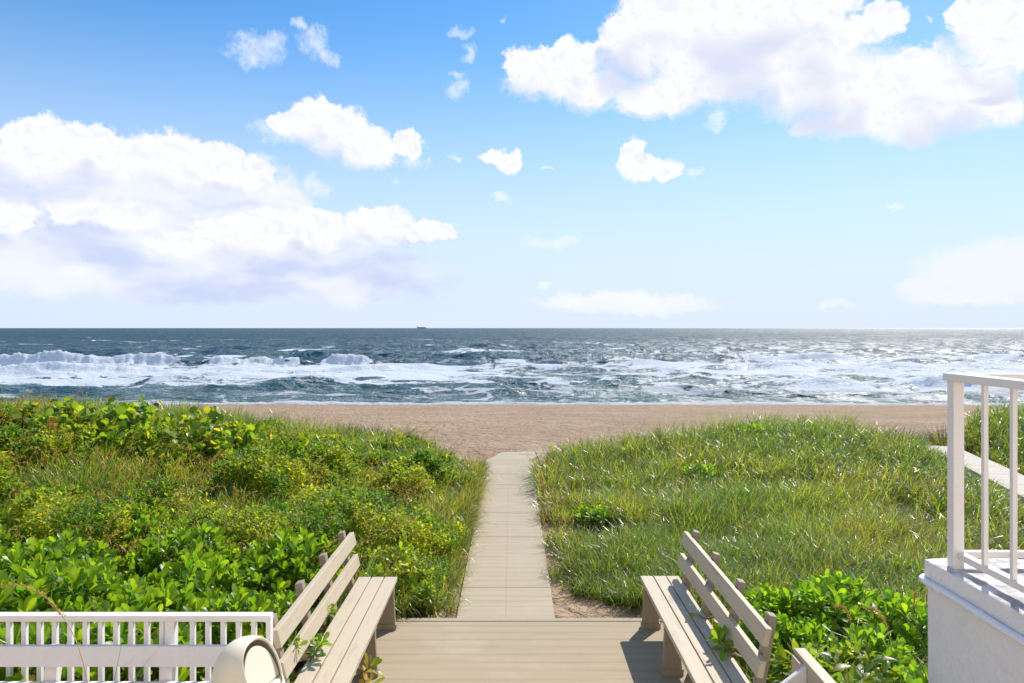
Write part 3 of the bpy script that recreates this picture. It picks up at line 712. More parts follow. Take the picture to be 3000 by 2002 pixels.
# ---------------------------------------------------------------- wall with railing on the right
WX, WY, WZ = 2.39, 4.16, 1.39
wall = tag(empty('stucco_wall', (WX, WY, 0)), 'weathered white stucco terrace wall carrying the pale railing', 'wall')
def rough_box(x0, x1, y0, y1, z0, z1, step, amp, mat, name, parent, seed):
    """box with finely divided, hand-trowelled faces"""
    import bmesh
    bm = bmesh.new(); bmesh.ops.create_cube(bm, size=1)
    for v in bm.verts:
        v.co = Vector((x0 + (v.co.x + .5) * (x1 - x0), y0 + (v.co.y + .5) * (y1 - y0), z0 + (v.co.z + .5) * (z1 - z0)))
    bmesh.ops.bevel(bm, geom=list(bm.edges), offset=0.012, segments=3, affect='EDGES', profile=0.6)
    for ax, n in ((0, (x1 - x0)), (1, (y1 - y0)), (2, (z1 - z0))):
        lo = (x0, y0, z0)[ax]
        for i in range(1, int(n / step)):
            p = [0, 0, 0]; p[ax] = lo + i * step; nn = [0, 0, 0]; nn[ax] = 1
            bmesh.ops.bisect_plane(bm, geom=bm.verts[:] + bm.edges[:] + bm.faces[:], plane_co=p, plane_no=nn)
    bm.normal_update()
    co = np.array([v.co[:] for v in bm.verts])
    nz = (fbm(co[:, 0] * 7 + co[:, 1] * 9, co[:, 2] * 8 + co[:, 1] * 3, seed, 4) - 0.5) * 2 * amp
    for v, d_ in zip(bm.verts, nz): v.co += v.normal * d_
    me = bpy.data.meshes.new(name); bm.to_mesh(me); bm.free()
    me.materials.append(mat); me.polygons.foreach_set('use_smooth', [True] * len(me.polygons))
    o = bpy.data.objects.new(name, me); COL.objects.link(o); o.parent = parent; return o
rough_box(0.012, 2.4, -2.3, -0.012, -0.1, WZ - 0.125, 0.06, 0.004, M['stucco'], 'wall_body', wall, 7)
rough_box(-0.004, 2.4, -2.3, 0.0, WZ - 0.126, WZ, 0.03, 0.008, M['stucco'], 'coping', wall, 9)
mb = MB()
zc = 1.276
pp = [(0.35, 0.020, zc), (0.05, 0.020, zc), (0.012, 0.014, zc), (-0.010, -0.004, zc), (-0.022, -0.03, zc), (-0.022, -0.08, zc)]
pp += [(-0.022 + 0.003 * math.sin(k * 1.7), -0.08 - 0.18 * k, zc + 0.004 * math.sin(k)) for k in range(1, 12)]
mb.tube(pp, 0.0205, 12); pipe = mb.build('drain_pipe', M['pipe'], wall, smooth=True)
for yy in (-0.17, -0.52, -1.0):
    mb = MB(); mb.tube([(-0.022, yy, zc), (-0.022, yy - 0.03, zc)], 0.0245, 12); mb.build('pipe_coupling', M['pipe'], pipe, smooth=False)

rail = tag(empty('terrace_railing', (2.476, 4.0, WZ)), 'pale painted metal railing standing on the stucco wall', 'railing')
mr = M['cream_rail']
mb = MB(); mb.box(-0.030, 0.030, -0.030, 0.030, -0.010, 1.040); mb.build('post', mr, rail, 0.003)
mb = MB(); mb.box(-0.048, 0.042, -2.3, 0.045, 1.0405, 1.084); mb.build('top_rail', mr, rail, 0.006)
mb = MB(); mb.box(0.0425, 2.2, -0.040, 0.043, 1.042, 1.082); mb.build('top_rail', mr, rail, 0.006)
mb = MB(); mb.box(0.012 - .02, 0.012 + .024, -2.3, -0.031, 0.055, 0.092); mb.build('bottom_rail', mr, rail, 0.003)
mb = MB(); mb.box(0.031, 2.2, -0.018, 0.020, 0.055, 0.092); mb.build('bottom_rail', mr, rail, 0.003)
for yy in (-0.245, -0.46, -0.675, -0.89, -1.105, -1.32, -1.535):
    mb = MB(); mb.box(-0.011, 0.013, yy - 0.012, yy + 0.012, 0.093, 1.040); mb.build('baluster', mr, rail, 0.002)
for xx in (0.56, 0.80, 1.04):
    mb = MB(); mb.box(xx - .016, xx + .016, -0.015, 0.017, 0.093, 1.0415); mb.build('baluster', mr, rail, 0.002)

# ---------------------------------------------------------------- planter box at the near end of the right bench
pb = tag(empty('planter_box', (1.72, 4.42, 0)), 'beige wooden box with sloping boards beside the near end of the bench by the wall', 'box')
mb = MB(); mb.prism([(0.028, 0.0), (0.062, 0.0), (0.062, 0.722), (0.028, 0.722)], 1, -1.1, 0.0); mb.build('side_board', M['plank'], pb, 0.003)
mb = MB(); mb.box(0.018, 0.088, -1.12, 0.004, 0.7235, 0.752); mb.build('cap_rail', M['plank'], pb, 0.004)
mb = MB(); mb.box(-0.005, 0.027, -0.14, -0.02, 0.0, 0.722); mb.build('corner_post', M['plank'], pb, 0.003)
mb = MB(); mb.prism([(0.026, 0.0), (0.026, 0.720), (-0.50, 0.325), (-0.50, 0.0)], 1, -0.175, -0.142); mb.build('sloping_board', M['white_plank'], pb, 0.003)
mb = MB(); mb.prism([(0.026, 0.0), (0.026, 0.690), (-0.50, 0.295), (-0.50, 0.0)], 1, -0.43, -0.395); mb.build('sloping_board', M['plank'], pb, 0.003)

# ---------------------------------------------------------------- plant geometry
def unit(v): return v / (np.linalg.norm(v, axis=-1, keepdims=True) + 1e-9)
def blades(b, L, az, th0, curv, wid, col, S=4, twist=None):
    """arching ribbons. b (n,3) base, L length, az heading, th0 tilt at the base, curv added tilt, wid half width"""
    n = len(b); t = np.linspace(0, 1, S + 1)
    d = np.stack([np.cos(az), np.sin(az), 0 * az], -1)
    tw = az + np.pi / 2 + (rng.normal(0, 0.5, n) if twist is None else twist)
    sd = np.stack([np.cos(tw), np.sin(tw), 0 * az], -1)
    p = b.copy(); V = []; W = (1 - t ** 1.7) * 0.85 + 0.15; W[-1] = 0
    C = []
    for i in range(S + 1):
        if i:
            th = th0 + curv * (t[i - 1] + 0.5 / S) ** 1.5
            p = p + (L / S)[:, None] * (d * np.sin(th)[:, None] + np.array([0, 0, 1.0]) * np.cos(th)[:, None])
        if i < S:
            o = sd * (wid * W[i])[:, None]
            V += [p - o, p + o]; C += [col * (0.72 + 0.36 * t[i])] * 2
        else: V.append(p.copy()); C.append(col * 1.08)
    m = 2 * S + 1
    V = np.stack(V, 1).reshape(-1, 3); C = np.stack(C, 1).reshape(-1, 3)
    k = np.arange(n)[:, None] * m
    q = np.concatenate([k + np.array([[2 * i, 2 * i + 1, 2 * i + 3, 2 * i + 2]]) for i in range(S - 1)])
    tr = k + np.array([[2 * S - 2, 2 * S - 1, 2 * S]])
    return V, [q, tr], C
OB_T = np.array([0, .2, .45, .7, .88, 1.0]); OB_W = np.array([.16, .34, .72, 1.0, .86, .22])      # spoon shaped
LA_T = np.array([0, .15, .4, .65, .85, 1.0]); LA_W = np.array([.10, .62, 1.0, .82, .42, .03])     # lance shaped
RO_T = np.array([0, .08, .3, .55, .82, 1.0]); RO_W = np.array([.45, .78, 1.06, 1.08, .75, .15])   # round
SM_T = np.array([0, .5, 1.0]); SM_W = np.array([.15, 1.0, .1])
def leaves(b, d, nrm, L, W, col, T, P, droop=0.15, fold=0.25):
    d = unit(d); s = unit(np.cross(d, nrm)); nn = np.cross(s, d); n = len(b); m = len(T)
    V = []; C = []
    dr = droop if hasattr(droop, '__len__') else np.full(n, droop)
    for t, w_ in zip(T, P):
        mid = b + d * (L * t)[:, None] - nn * (dr * L * t * t)[:, None]
        e = s * (W * w_)[:, None]; up = nn * (fold * W * w_)[:, None]
        V += [mid - e + up, mid, mid + e + up]
        C += [col, col * 1.22 + 0.006, col]
    V = np.stack(V, 1).reshape(-1, 3); C = np.stack(C, 1).reshape(-1, 3)
    k = np.arange(n)[:, None] * (3 * m)
    q = []
    for i in range(m - 1):
        for c in (0, 1):
            a = 3 * i + c; q.append(k + np.array([[a, a + 1, a + 4, a + 3]]))
    return V, [np.concatenate(q)], C
def merge(parts):
    V = []; F = {}; C = []; o = 0
    for v, fs, c in parts:
        V.append(v); C.append(c)
        for f in fs: F.setdefault(f.shape[1], []).append(f + o)
        o += len(v)
    return np.concatenate(V), [np.concatenate(x) for x in F.values()], np.concatenate(C)
GREEN = np.array([0.142, 0.216, 0.025]); LIME = np.array([0.270, 0.292, 0.030]); STRAW = np.array([0.34, 0.25, 0.085]); RUST = np.array([0.22, 0.105, 0.03]); BLUE = np.array([0.11, 0.20, 0.075])
def mixc(a, b, f): return a[None] * (1 - f[:, None]) + b[None] * f[:, None]

def scatter(n, x0, x1, y0, y1, keep):
    x = rng.uniform(x0, x1, n); y = rng.uniform(y0, y1, n); k = keep(x, y)
    return x[k], y[k]
def grass_field(cx, cy, per, hmul, name, label, wide=1.0):
    """tussocks at cx, cy, each of about `per` blades"""
    reps = rng.poisson(per, len(cx)) + 3
    ci = np.repeat(np.arange(len(cx)), reps); n = len(ci)
    r = rng.gamma(2.0, 0.024, n); a = rng.uniform(0, 2 * np.pi, n)
    x = cx[ci] + r * np.cos(a); y = cy[ci] + r * np.sin(a)
    z = terrain(x, y) - 0.02
    ok = (x < PATH_X0 - 0.02) | (x > PATH_X1 + 0.02) | (y > 15.2)
    dist = np.hypot(x, y)
    hn = 0.55 * fbm(cx * 0.55, cy * 0.55, 41, 3) + 0.45 * vnoise(cx * 2.1, cy * 2.1, 42)
    hc = (1 - 0.5 * sstep(1.5, 0.5, walk_dist(x, y))) * hmul[ci] * (0.55 + 0.98 * hn[ci]) * rng.uniform(0.6, 1.2, n)
    L = 0.50 * hc
    az = np.where(rng.random(n) < 0.62, a + rng.normal(0, 0.5, n), rng.normal(-0.5, 0.8, n))
    fringe = (np.minimum(np.abs(x - PATH_X0), np.abs(x - PATH_X1)) < 0.17) & (y < 14.5)      # plants hang over the path
    az = np.where(fringe & (rng.random(n) < 0.5), np.where(x < 0, 0.0, np.pi) + rng.normal(0, 0.9, n), az)
    th0 = np.clip(np.abs(rng.normal(0.16, 0.15, n)) + r * 2.2, 0, 0.9)
    curv = np.clip(rng.gamma(3.2, 0.55, n), 0.3, 2.9) * np.where(rng.random(n) < 0.15, 0.45, 1.0)
    wid = (0.0028 + 0.0042 * rng.random(n) ** 1.8) * np.clip(dist / 8.5, 0.85, 1.6) * wide
    tone = fbm(cx * 0.7, cy * 0.7, 43, 4)[ci] + rng.normal(0, 0.10, n)
    c = mixc(GREEN, LIME, np.clip((tone - 0.38) * 2.8, 0, 1))
    bl = rng.random(n) < 0.16; c[bl] = BLUE * rng.uniform(0.8, 1.25, (bl.sum(), 1))
    edge = np.minimum(np.abs(x - PATH_X0), np.abs(x - PATH_X1)) + 0.25 * rng.normal(0, 1, n)
    dry = np.clip(fbm(cx * 0.5, cy * 0.5, 47, 3)[ci] * 1.5 - 0.55, 0, 0.5) * 0.3 + 0.02 + 0.22 * sstep(0.7, 0.1, edge) * sstep(16, 12, y)
    dr = rng.random(n) < dry
    c[dr] = mixc(STRAW, RUST, rng.random(dr.sum()) ** 1.4)
    c *= rng.uniform(0.7, 1.35, (n, 1)) * (0.8 + 0.4 * fbm(cx * 1.6, cy * 1.6, 49, 3))[ci][:, None]
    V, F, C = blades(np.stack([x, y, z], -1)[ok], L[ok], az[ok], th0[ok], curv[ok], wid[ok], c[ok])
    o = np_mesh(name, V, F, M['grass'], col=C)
    return tag(o, label, 'grass', None, 'stuff')
# right dune
def keep_r(x, y):
    _, r = veg_mask(x, y)
    bare = fbm(x * 0.75, y * 0.75, 57, 3)
    return r & (bare > 0.24 + 0.1 * rng.random(len(x)))
cx, cy = scatter(11000, 0.5, 5, 4.2, 11, keep_r)
cx2, cy2 = scatter(9500, 0.5, 17, 8, 19, keep_r)
fx = rng.uniform(0.44, 0.72, 90); fy = 7.6 + 6.6 * rng.random(90)
cx = np.concatenate([cx, cx2, fx]); cy = np.concatenate([cy, cy2, fy])
hm = np.where(cy > 14.5, 1.22, 0.96) * (1 - 0.45 * sstep(1.5, 0.6, cx) * sstep(13, 10, cy) ) * np.where((cx > 1.6) & (cy < 6.6), 0.8, 1.0)
grass_field(cx, cy, 13, hm, 'dune_grass', 'bright green arching dune grass filling the dune between path and railing')
# left dune
def keep_l(x, y):
    l, _ = veg_mask(x, y)
    dense = np.where((y < 7.3) & (x < -1.7), 0.10, np.where((x < -3.4) & (y > 10.8) & (y < 15.2), 0.35, 0.75 * (1 - 0.75 * sstep(0.40, 0.58, fbm(x * 0.8, y * 0.8, 71, 3)) * sstep(17, 13, y))))
    return l & (rng.random(len(x)) < dense)
cx, cy = scatter(15000, -9, -0.5, 6.6, 12, keep_l)
cx2, cy2 = scatter(9000, -20, -0.5, 11, 20, keep_l)
fx = rng.uniform(-0.90, -0.57, 230); fy = 6.95 + 7.2 * rng.random(230)
cx = np.concatenate([cx, cx2, fx]); cy = np.concatenate([cy, cy2, fy])
hm = np.where(cy > 15, 1.1, 1.05) * (1 - 0.25 * sstep(-1.5, -0.6, cx))
grass_field(cx, cy, 10, hm, 'dune_grass', 'mixed green and straw coloured grass on the dune to the left of the path')

# low leafy ground cover, mostly on the left
def cover_field(n, keep, box, size, name, label, yellow):
    x, y = scatter(n, *box, keep)
    z0 = terrain(x, y)
    mound = sstep(0.40, 0.68, fbm(x * 1.25, y * 1.25, 63, 3))
    h = (0.14 + 0.46 * mound * sstep(-0.7, -1.6, x) * sstep(14.5, 11.5, y) + 0.16 * mound) * (0.25 + 0.75 * rng.random(len(x)) ** 0.4)
    k = rng.integers(3, 6, len(x)); ci = np.repeat(np.arange(len(x)), k); m = len(ci)
    b = np.stack([x, y, z0 + h], -1)[ci] + rng.normal(0, 0.022, (m, 3))
    a = rng.uniform(0, 2 * np.pi, m); inc = np.clip(rng.normal(0.9, 0.35, m), 0.1, 1.6)
    d = np.stack([np.cos(a) * np.sin(inc), np.sin(a) * np.sin(inc), np.cos(inc)], -1)
    nr = np.stack([-np.cos(a) * np.cos(inc), -np.sin(a) * np.cos(inc), np.sin(inc)], -1) + rng.normal(0, 0.25, (m, 3))
    dist = np.hypot(x, y)[ci]
    L = size * rng.uniform(0.7, 1.3, m) * np.clip(dist / 9, 0.8, 1.7)
    tone = np.clip((fbm(x * 1.9, y * 1.9, 67, 3)[ci] - 0.45) * 2.4 + yellow + rng.normal(0, 0.28, m), 0, 1)
    c = mixc(np.array([0.085, 0.18, 0.010]), np.array([0.34, 0.36, 0.018]), tone) * rng.uniform(0.7, 1.25, (m, 1))
    V, F, C = leaves(b, d, nr, L, L * 0.27, c, SM_T, SM_W, 0.2, 0.3)
    return tag(np_mesh(name, V, F, M['soft_leaf'], col=C), label, 'ground cover', None, 'stuff')
def keep_c(x, y):
    l, _ = veg_mask(x, y)
    p = sstep(0.20, 0.46, fbm(x * 0.8, y * 0.8, 71, 3)) * sstep(17.5, 14, y) * (0.3 + 0.7 * sstep(7.0, 8.0, y))
    p = p * (1 - 0.85 * (sstep(0, 1.2, x + 9.2) * sstep(0, 1.2, -3.4 - x) * sstep(10.6, 11.6, y) * sstep(14.2, 13.2, y)))
    return l & (rng.random(len(x)) < p)
cover_field(105000, keep_c, (-13, -0.6, 6.9, 17), 0.056, 'ground_cover', 'small leaved yellow green ground cover among the grass left of the path', 0.25)
def keep_c2(x, y):
    _, r = veg_mask(x, y)
    return r & (rng.random(len(x)) < 0.6 * sstep(0.5, 0.66, fbm(x * 0.8, y * 0.8, 73, 3)))
cover_field(9000, keep_c2, (0.6, 12, 4.3, 16), 0.042, 'ground_cover', 'patches of small leaved creeper between the grass right of the path', 0.0)

# golden seed heads nodding over the left dune
n = 620
x, y = scatter(5200, -11, -1.4, 7.0, 15.5, lambda x, y: veg_mask(x, y)[0] & (fbm(x * 0.45, y * 0.45, 77, 2) > 0.47))
x, y = x[:n], y[:n]; n = len(x)
V1, F1, C1 = [], [], []
b = np.stack([x, y, terrain(x, y)], -1)
L = rng.uniform(0.7, 1.15, n); az = rng.normal(-0.55, 0.45, n); th0 = rng.uniform(0.05, 0.3, n); cv = rng.uniform(0.9, 1.9, n)
gold = np.array([0.42, 0.27, 0.07])
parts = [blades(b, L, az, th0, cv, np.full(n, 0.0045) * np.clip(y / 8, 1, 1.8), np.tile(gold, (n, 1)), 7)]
for k in range(16):                                  # seed spikelets along the outer third of each stalk
    t = 0.60 + 0.40 * k / 16
    p = b.copy(); S = 24; d = np.stack([np.cos(az), np.sin(az), 0 * az], -1)
    for i in range(int(S * t)):
        th = th0 + cv * ((i + .5) / S) ** 1.5
        p = p + (L / S)[:, None] * (d * np.sin(th)[:, None] + np.array([0, 0, 1.0]) * np.cos(th)[:, None])
    dd = unit(d + rng.normal(0, 0.7, (n, 3)))
    parts.append(leaves(p, dd, rng.normal(0, 1, (n, 3)), rng.uniform(0.025, 0.05, n), np.full(n, 0.0075), np.tile(gold, (n, 1)) * rng.uniform(0.7, 1.3, (n, 1)), SM_T, SM_W, 0.2, 0.2))
V, F, C = merge(parts)
tag(np_mesh('seed_grass', V, F, M['straw'], col=C), 'golden seed heads nodding above the left dune', 'grass', None, 'stuff')

# ---------------------------------------------------------------- shrubs
def rosette_leaves(cent, axis, n_leaf, L, Wr, colf, T, P, spread=(0.25, 1.45), step=0.007, droop=0.18):
    m = len(cent); k = np.arange(n_leaf)
    c = np.repeat(cent, n_leaf, 0); a = np.repeat(unit(axis), n_leaf, 0)
    kk = np.tile(k, m); f = kk / (n_leaf - 1)
    ref = np.where(np.abs(a[:, 2:3]) > 0.9, np.array([[1.0, 0, 0]]), np.array([[0, 0, 1.0]]))
    e1 = unit(np.cross(a, ref)); e2 = np.cross(a, e1)
    ph = kk * 2.39996 + np.repeat(rng.uniform(0, 6.28, m), n_leaf)
    rad = e1 * np.cos(ph)[:, None] + e2 * np.sin(ph)[:, None]
    inc = spread[0] + (spread[1] - spread[0]) * f ** 0.8 + rng.normal(0, 0.12, len(f))
    d = a * np.cos(inc)[:, None] + rad * np.sin(inc)[:, None]
    nr = a * np.sin(inc)[:, None] - rad * np.cos(inc)[:, None]
    b = c - a * (kk * step)[:, None] + rad * 0.006
    ln = L * (0.62 + 0.5 * np.sin(np.pi * (0.2 + 0.7 * f))) * rng.uniform(0.68, 1.22, len(f))
    col = colf(f, len(f))
    return leaves(b, d, nr + rng.normal(0, 0.12, nr.shape), ln, ln * Wr, col, T, P, droop + 0.25 * f, 0.22)
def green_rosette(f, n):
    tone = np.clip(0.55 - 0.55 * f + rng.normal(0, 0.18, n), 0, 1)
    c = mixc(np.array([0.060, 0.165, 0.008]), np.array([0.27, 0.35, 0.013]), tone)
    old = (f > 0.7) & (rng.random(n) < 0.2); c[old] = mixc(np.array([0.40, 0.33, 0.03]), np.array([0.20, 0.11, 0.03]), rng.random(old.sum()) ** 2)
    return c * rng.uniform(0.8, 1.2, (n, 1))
def lime_rosette(f, n):
    c = mixc(np.array([0.10, 0.20, 0.012]), np.array([0.24, 0.29, 0.016]), np.clip(0.5 + rng.normal(0, 0.3, n), 0, 1))
    return c * rng.uniform(0.8, 1.2, (n, 1))
def bright_rosette(f, n):
    c = mixc(np.array([0.09, 0.21, 0.010]), np.array([0.23, 0.34, 0.014]), np.clip(0.5 + rng.normal(0, 0.3, n), 0, 1))
    return c * rng.uniform(0.85, 1.15, (n, 1))
def make_shrub(name, n_ros, rad, h0, h1, n_leaf, L, Wr, colf, T=OB_T, P=OB_W, spread=(0.25, 1.45), step=0.007, droop=0.18):
    root = empty(name)
    u = np.sqrt((np.arange(n_ros) + 0.5) / n_ros); ph = np.arange(n_ros) * 2.39996 + rng.normal(0, 0.25, n_ros)
    r = rad * u * rng.uniform(0.9, 1.08, n_ros)
    z = h0 + (h1 - h0) * np.sqrt(np.clip(1 - (0.93 * u) ** 2, 0, 1)) * rng.uniform(0.82, 1.08, n_ros)
    cent = np.stack([r * np.cos(ph), r * np.sin(ph), z], -1)
    ax = unit(np.stack([np.cos(ph) * u * 0.75, np.sin(ph) * u * 0.75, np.ones(n_ros)], -1) + rng.normal(0, 0.18, (n_ros, 3)) + np.array([0.12, 0.10, 0]))
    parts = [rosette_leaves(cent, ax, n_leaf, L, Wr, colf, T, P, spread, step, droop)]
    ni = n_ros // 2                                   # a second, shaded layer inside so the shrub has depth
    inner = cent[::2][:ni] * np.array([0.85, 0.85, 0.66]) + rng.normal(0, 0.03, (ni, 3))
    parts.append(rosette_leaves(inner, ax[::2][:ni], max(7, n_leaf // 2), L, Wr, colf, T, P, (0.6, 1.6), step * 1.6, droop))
    V, F, C = merge(parts)
    np_mesh('foliage', V, F, M['leaf'], parent=root, col=C, smooth=True)
    mb = MB()
    for c, a in zip(cent, ax):
        base = np.array([c[0] * 0.12, c[1] * 0.12, 0.0]); mid = np.array([c[0] * 0.62, c[1] * 0.62, c[2] * 0.5])
        mb.tube([base, mid, c - a * 0.06, c], [0.009, 0.007, 0.005, 0.004], 4, False)
    mb.build('stem', M['stem'], root)
    return root
def place(proto_list, spots, label, cat, group, zoff=0.0):
    for i, (x, y, s) in enumerate(spots):
        p = proto_list[i % len(proto_list)]
        o = p if not p.get('used') else copy_tree(p)
        p['used'] = 1
        o.location = (x, y, float(terrain(x, y)) - 0.02 + zoff)
        o.rotation_euler = (0, 0, (i * 2.4) % 6.28); o.scale = (s, s, s * (0.92 + 0.16 * ((i * 0.37) % 1)))
        lb = label[i] if isinstance(label, (list, tuple)) else label
        tag(o, lb, cat, group)
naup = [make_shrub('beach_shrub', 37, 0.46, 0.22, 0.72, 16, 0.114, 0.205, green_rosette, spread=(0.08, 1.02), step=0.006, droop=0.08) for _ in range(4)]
spots = []
for iy, yy in enumerate(np.arange(4.86, 7.1, 0.52)):
    for xx in np.arange(-1.98 - 0.25 * (iy % 2), -1.0 * yy - 0.6, -0.56):
        spots.append((xx + rng.normal(0, 0.09), yy + rng.normal(0, 0.09), rng.uniform(0.74, 1.18)))
for k in range(26):                                  # stragglers out in the grass behind the bank
    yy = rng.uniform(7.1, 9.6); spots.append((rng.uniform(-0.80 * yy - 0.4, -2.1), yy, rng.uniform(0.55, 0.85)))
place(naup, spots, 'glossy green broad leaved shrub in or just behind the bank at the white railing', 'shrub', 'broad leaved shrubs massed behind the white railing')
for p in naup: p['used'] = 1
# broad leaved shrubs near the right bench and wall
nb = [make_shrub('beach_shrub', 21, 0.29, 0.16, 0.50, 15, 0.098, 0.21, bright_rosette, spread=(0.1, 1.1)) for _ in range(2)]
place(nb, [(2.30, 6.35, 1.0), (2.62, 6.15, 1.15), (2.95, 6.45, 1.05), (3.28, 6.0, 1.1), (1.98, 5.75, 1.0), (2.75, 5.45, 0.9), (2.35, 5.75, 0.9), (2.75, 4.85, 0.9)],
      'bright green broad leaved shrub among the grass between the bench and the stucco wall', 'shrub', 'broad leaved shrubs by the stucco wall')
def lance_cols(f, n):
    c = mixc(np.array([0.075, 0.150, 0.012]), np.array([0.24, 0.28, 0.016]), np.clip(0.35 + rng.normal(0, 0.3, n), 0, 1))
    return c * rng.uniform(0.8, 1.2, (n, 1))
lp = [make_shrub('lance_leaf_shrub', 20, 0.27, 0.26, 0.60, 11, 0.135, 0.215, lance_cols, LA_T, LA_W, (0.45, 1.75), 0.016, 0.35) for _ in range(2)]
place(lp, [(2.02, 4.92, 1.0), (2.24, 4.62, 0.95), (2.04, 4.42, 0.95), (2.42, 5.05, 0.95), (1.93, 4.05, .9), (2.16, 4.15, .9)], 'glossy lance leaved shrub leaning over the box beside the bench', 'shrub', 'lance leaved shrubs behind the box')
# lime green shrubs by the deck corner, left
ls = [make_shrub('lime_shrub', 13, 0.22, 0.14, 0.40, 17, 0.085, 0.19, lime_rosette) for _ in range(2)]
place(ls, [(-1.25, 7.65, 1.15), (-1.02, 7.30, 1.05), (-0.86, 7.0, 0.75), (-1.55, 7.55, 1.15), (-1.85, 7.35, 1.0), (-1.35, 7.15, 0.9)],
      'lime green narrow leaved shrub by the left corner of the deck', 'shrub', 'lime green shrubs at the left deck corner')
# single bright shrubs in the right grass
sb = make_shrub('bright_shrub', 15, 0.34, 0.20, 0.38, 15, 0.105, 0.22, bright_rosette)
place([sb], [(1.15, 10.0, 0.8), (3.25, 12.3, 1.0), (5.25, 15.6, 1.1), (4.15, 7.6, 0.85), (-4.75, 7.9, 0.9), (12.3, 14.2, 1.4)],
      ['bright green leafy shrub in the grass just right of the path', 'bright green leafy shrub alone in the middle of the right dune',
       'bright green leafy shrub near the seaward crest of the right dune', 'bright green leafy shrub in front of the tall railing post',
       'bright green leafy shrub standing in dry grass on the left dune', 'bright green leafy shrub beyond the second path behind the railing'], 'shrub', 'single bright green shrubs on the dunes')

# sea grape thickets: round leaves on zigzag stems
def sea_grape(n_stem, rad, hgt):
    root = empty('sea_grape'); mb = MB(); B = []; D = []; Nn = []
    for i in range(n_stem):
        a = rng.uniform(0, 6.28); r = rad * math.sqrt(rng.random()); tip = Vector((r * math.cos(a), r * math.sin(a), hgt * rng.uniform(0.6, 1.05)))
        base = Vector((tip.x * 0.35, tip.y * 0.35, 0)); pts = []
        for k in range(8):
            f = k / 7; p = base.lerp(tip, f) + Vector(((-1) ** k * 0.018, (-1) ** (k // 2) * 0.015, 0)); pts.append(p)
            if k >= 3:
                for q in range(2):
                    aa = rng.uniform(0, 6.28); d_ = Vector((math.cos(aa), math.sin(aa), rng.uniform(0.1, 1.0))).normalized()
                    B.append(p[:]); D.append(d_[:]); Nn.append((rng.normal(0, 1), -1.2 + rng.normal(0, .6), rng.normal(0.7, 0.7)))
        mb.tube(pts, [0.010 - 0.001 * k for k in range(8)], 5, False)
    n = len(B); L = rng.uniform(0.09, 0.155, n)
    c = mixc(np.array([0.06, 0.135, 0.012]), np.array([0.24, 0.32, 0.018]), rng.random(n) ** 1.3)
    y_ = rng.random(n); c[y_ < 0.05] = (0.40, 0.34, 0.02); c[(y_ >= 0.05) & (y_ < 0.062)] = (0.34, 0.14, 0.02)
    V, F, C = leaves(np.array(B), np.array(D), np.array(Nn), L, L * 0.50, c, RO_T, RO_W, 0.1, 0.12)
    np_mesh('foliage', V, F, M['leaf'], parent=root, col=C, smooth=True)
    mb.build('stem', M['stem'], root); return root
sg = [sea_grape(21, 0.58, 0.74) for _ in range(3)]
place(sg, [(-7.75, 12.3, 1.05), (-6.95, 12.7, 1.1), (-6.3, 12.2, 1.0), (-5.65, 12.6, 1.0), (-4.95, 12.5, 1.0), (-4.2, 13.0, 0.85), (-7.3, 13.6, 1.05), (-8.5, 12.9, 0.9), (-6.0, 13.5, 0.95), (-7.1, 11.6, 0.8), (-5.5, 11.7, 0.75)],
      'round leaved sea grape shrub in the thicket at the back of the left dune', 'shrub', 'sea grape thicket on the left dune')

# ---------------------------------------------------------------- tussocks, palms, single stalks and sprigs
def tussock(n, rad, h, col, name='grass_tuft'):
    a = rng.uniform(0, 6.28, n); r = rad * np.sqrt(rng.random(n)); b = np.stack([r * np.cos(a), r * np.sin(a), np.zeros(n) - 0.02], -1)
    c = mixc(col, STRAW, (rng.random(n) < 0.14) * 0.8) * rng.uniform(0.7, 1.35, (n, 1))
    V, F, C = blades(b, h * rng.uniform(0.6, 1.15, n), a + rng.normal(0, .4, n), 0.08 + 0.55 * r / rad + np.abs(rng.normal(0, .08, n)), rng.uniform(0.2, 1.0, n), np.full(n, 0.0075), c)
    return np_mesh(name, V, F, M['grass'], col=C)
dk = np.array([0.050, 0.085, 0.014]); ol = np.array([0.085, 0.105, 0.016])
for col, spot, lb in ((dk, [(-3.35, 17.3, 1.0, .60), (-2.75, 17.1, 0.8, .5), (-4.1, 17.3, .9, .5)], 'dark green grass tuft on the seaward edge of the left dune'),
                      (ol, [(8.35, 15.6, 0.9, .62)], 'olive grass tuft at the sandy gap before the second path'),
                      (ol, [(10.35, 17.2, 1.0, .72)], 'tall olive grass tuft beside the railing post, on bare sand')):
    for j, (x, y, s, h) in enumerate(spot):
        o = tussock(360, 0.36 * s, h, col); o.location = (x, y, float(terrain(x, y)))
        tag(o, lb, 'grass tuft', 'dark tufts on the edge of the left dune' if len(spot) > 1 else None)
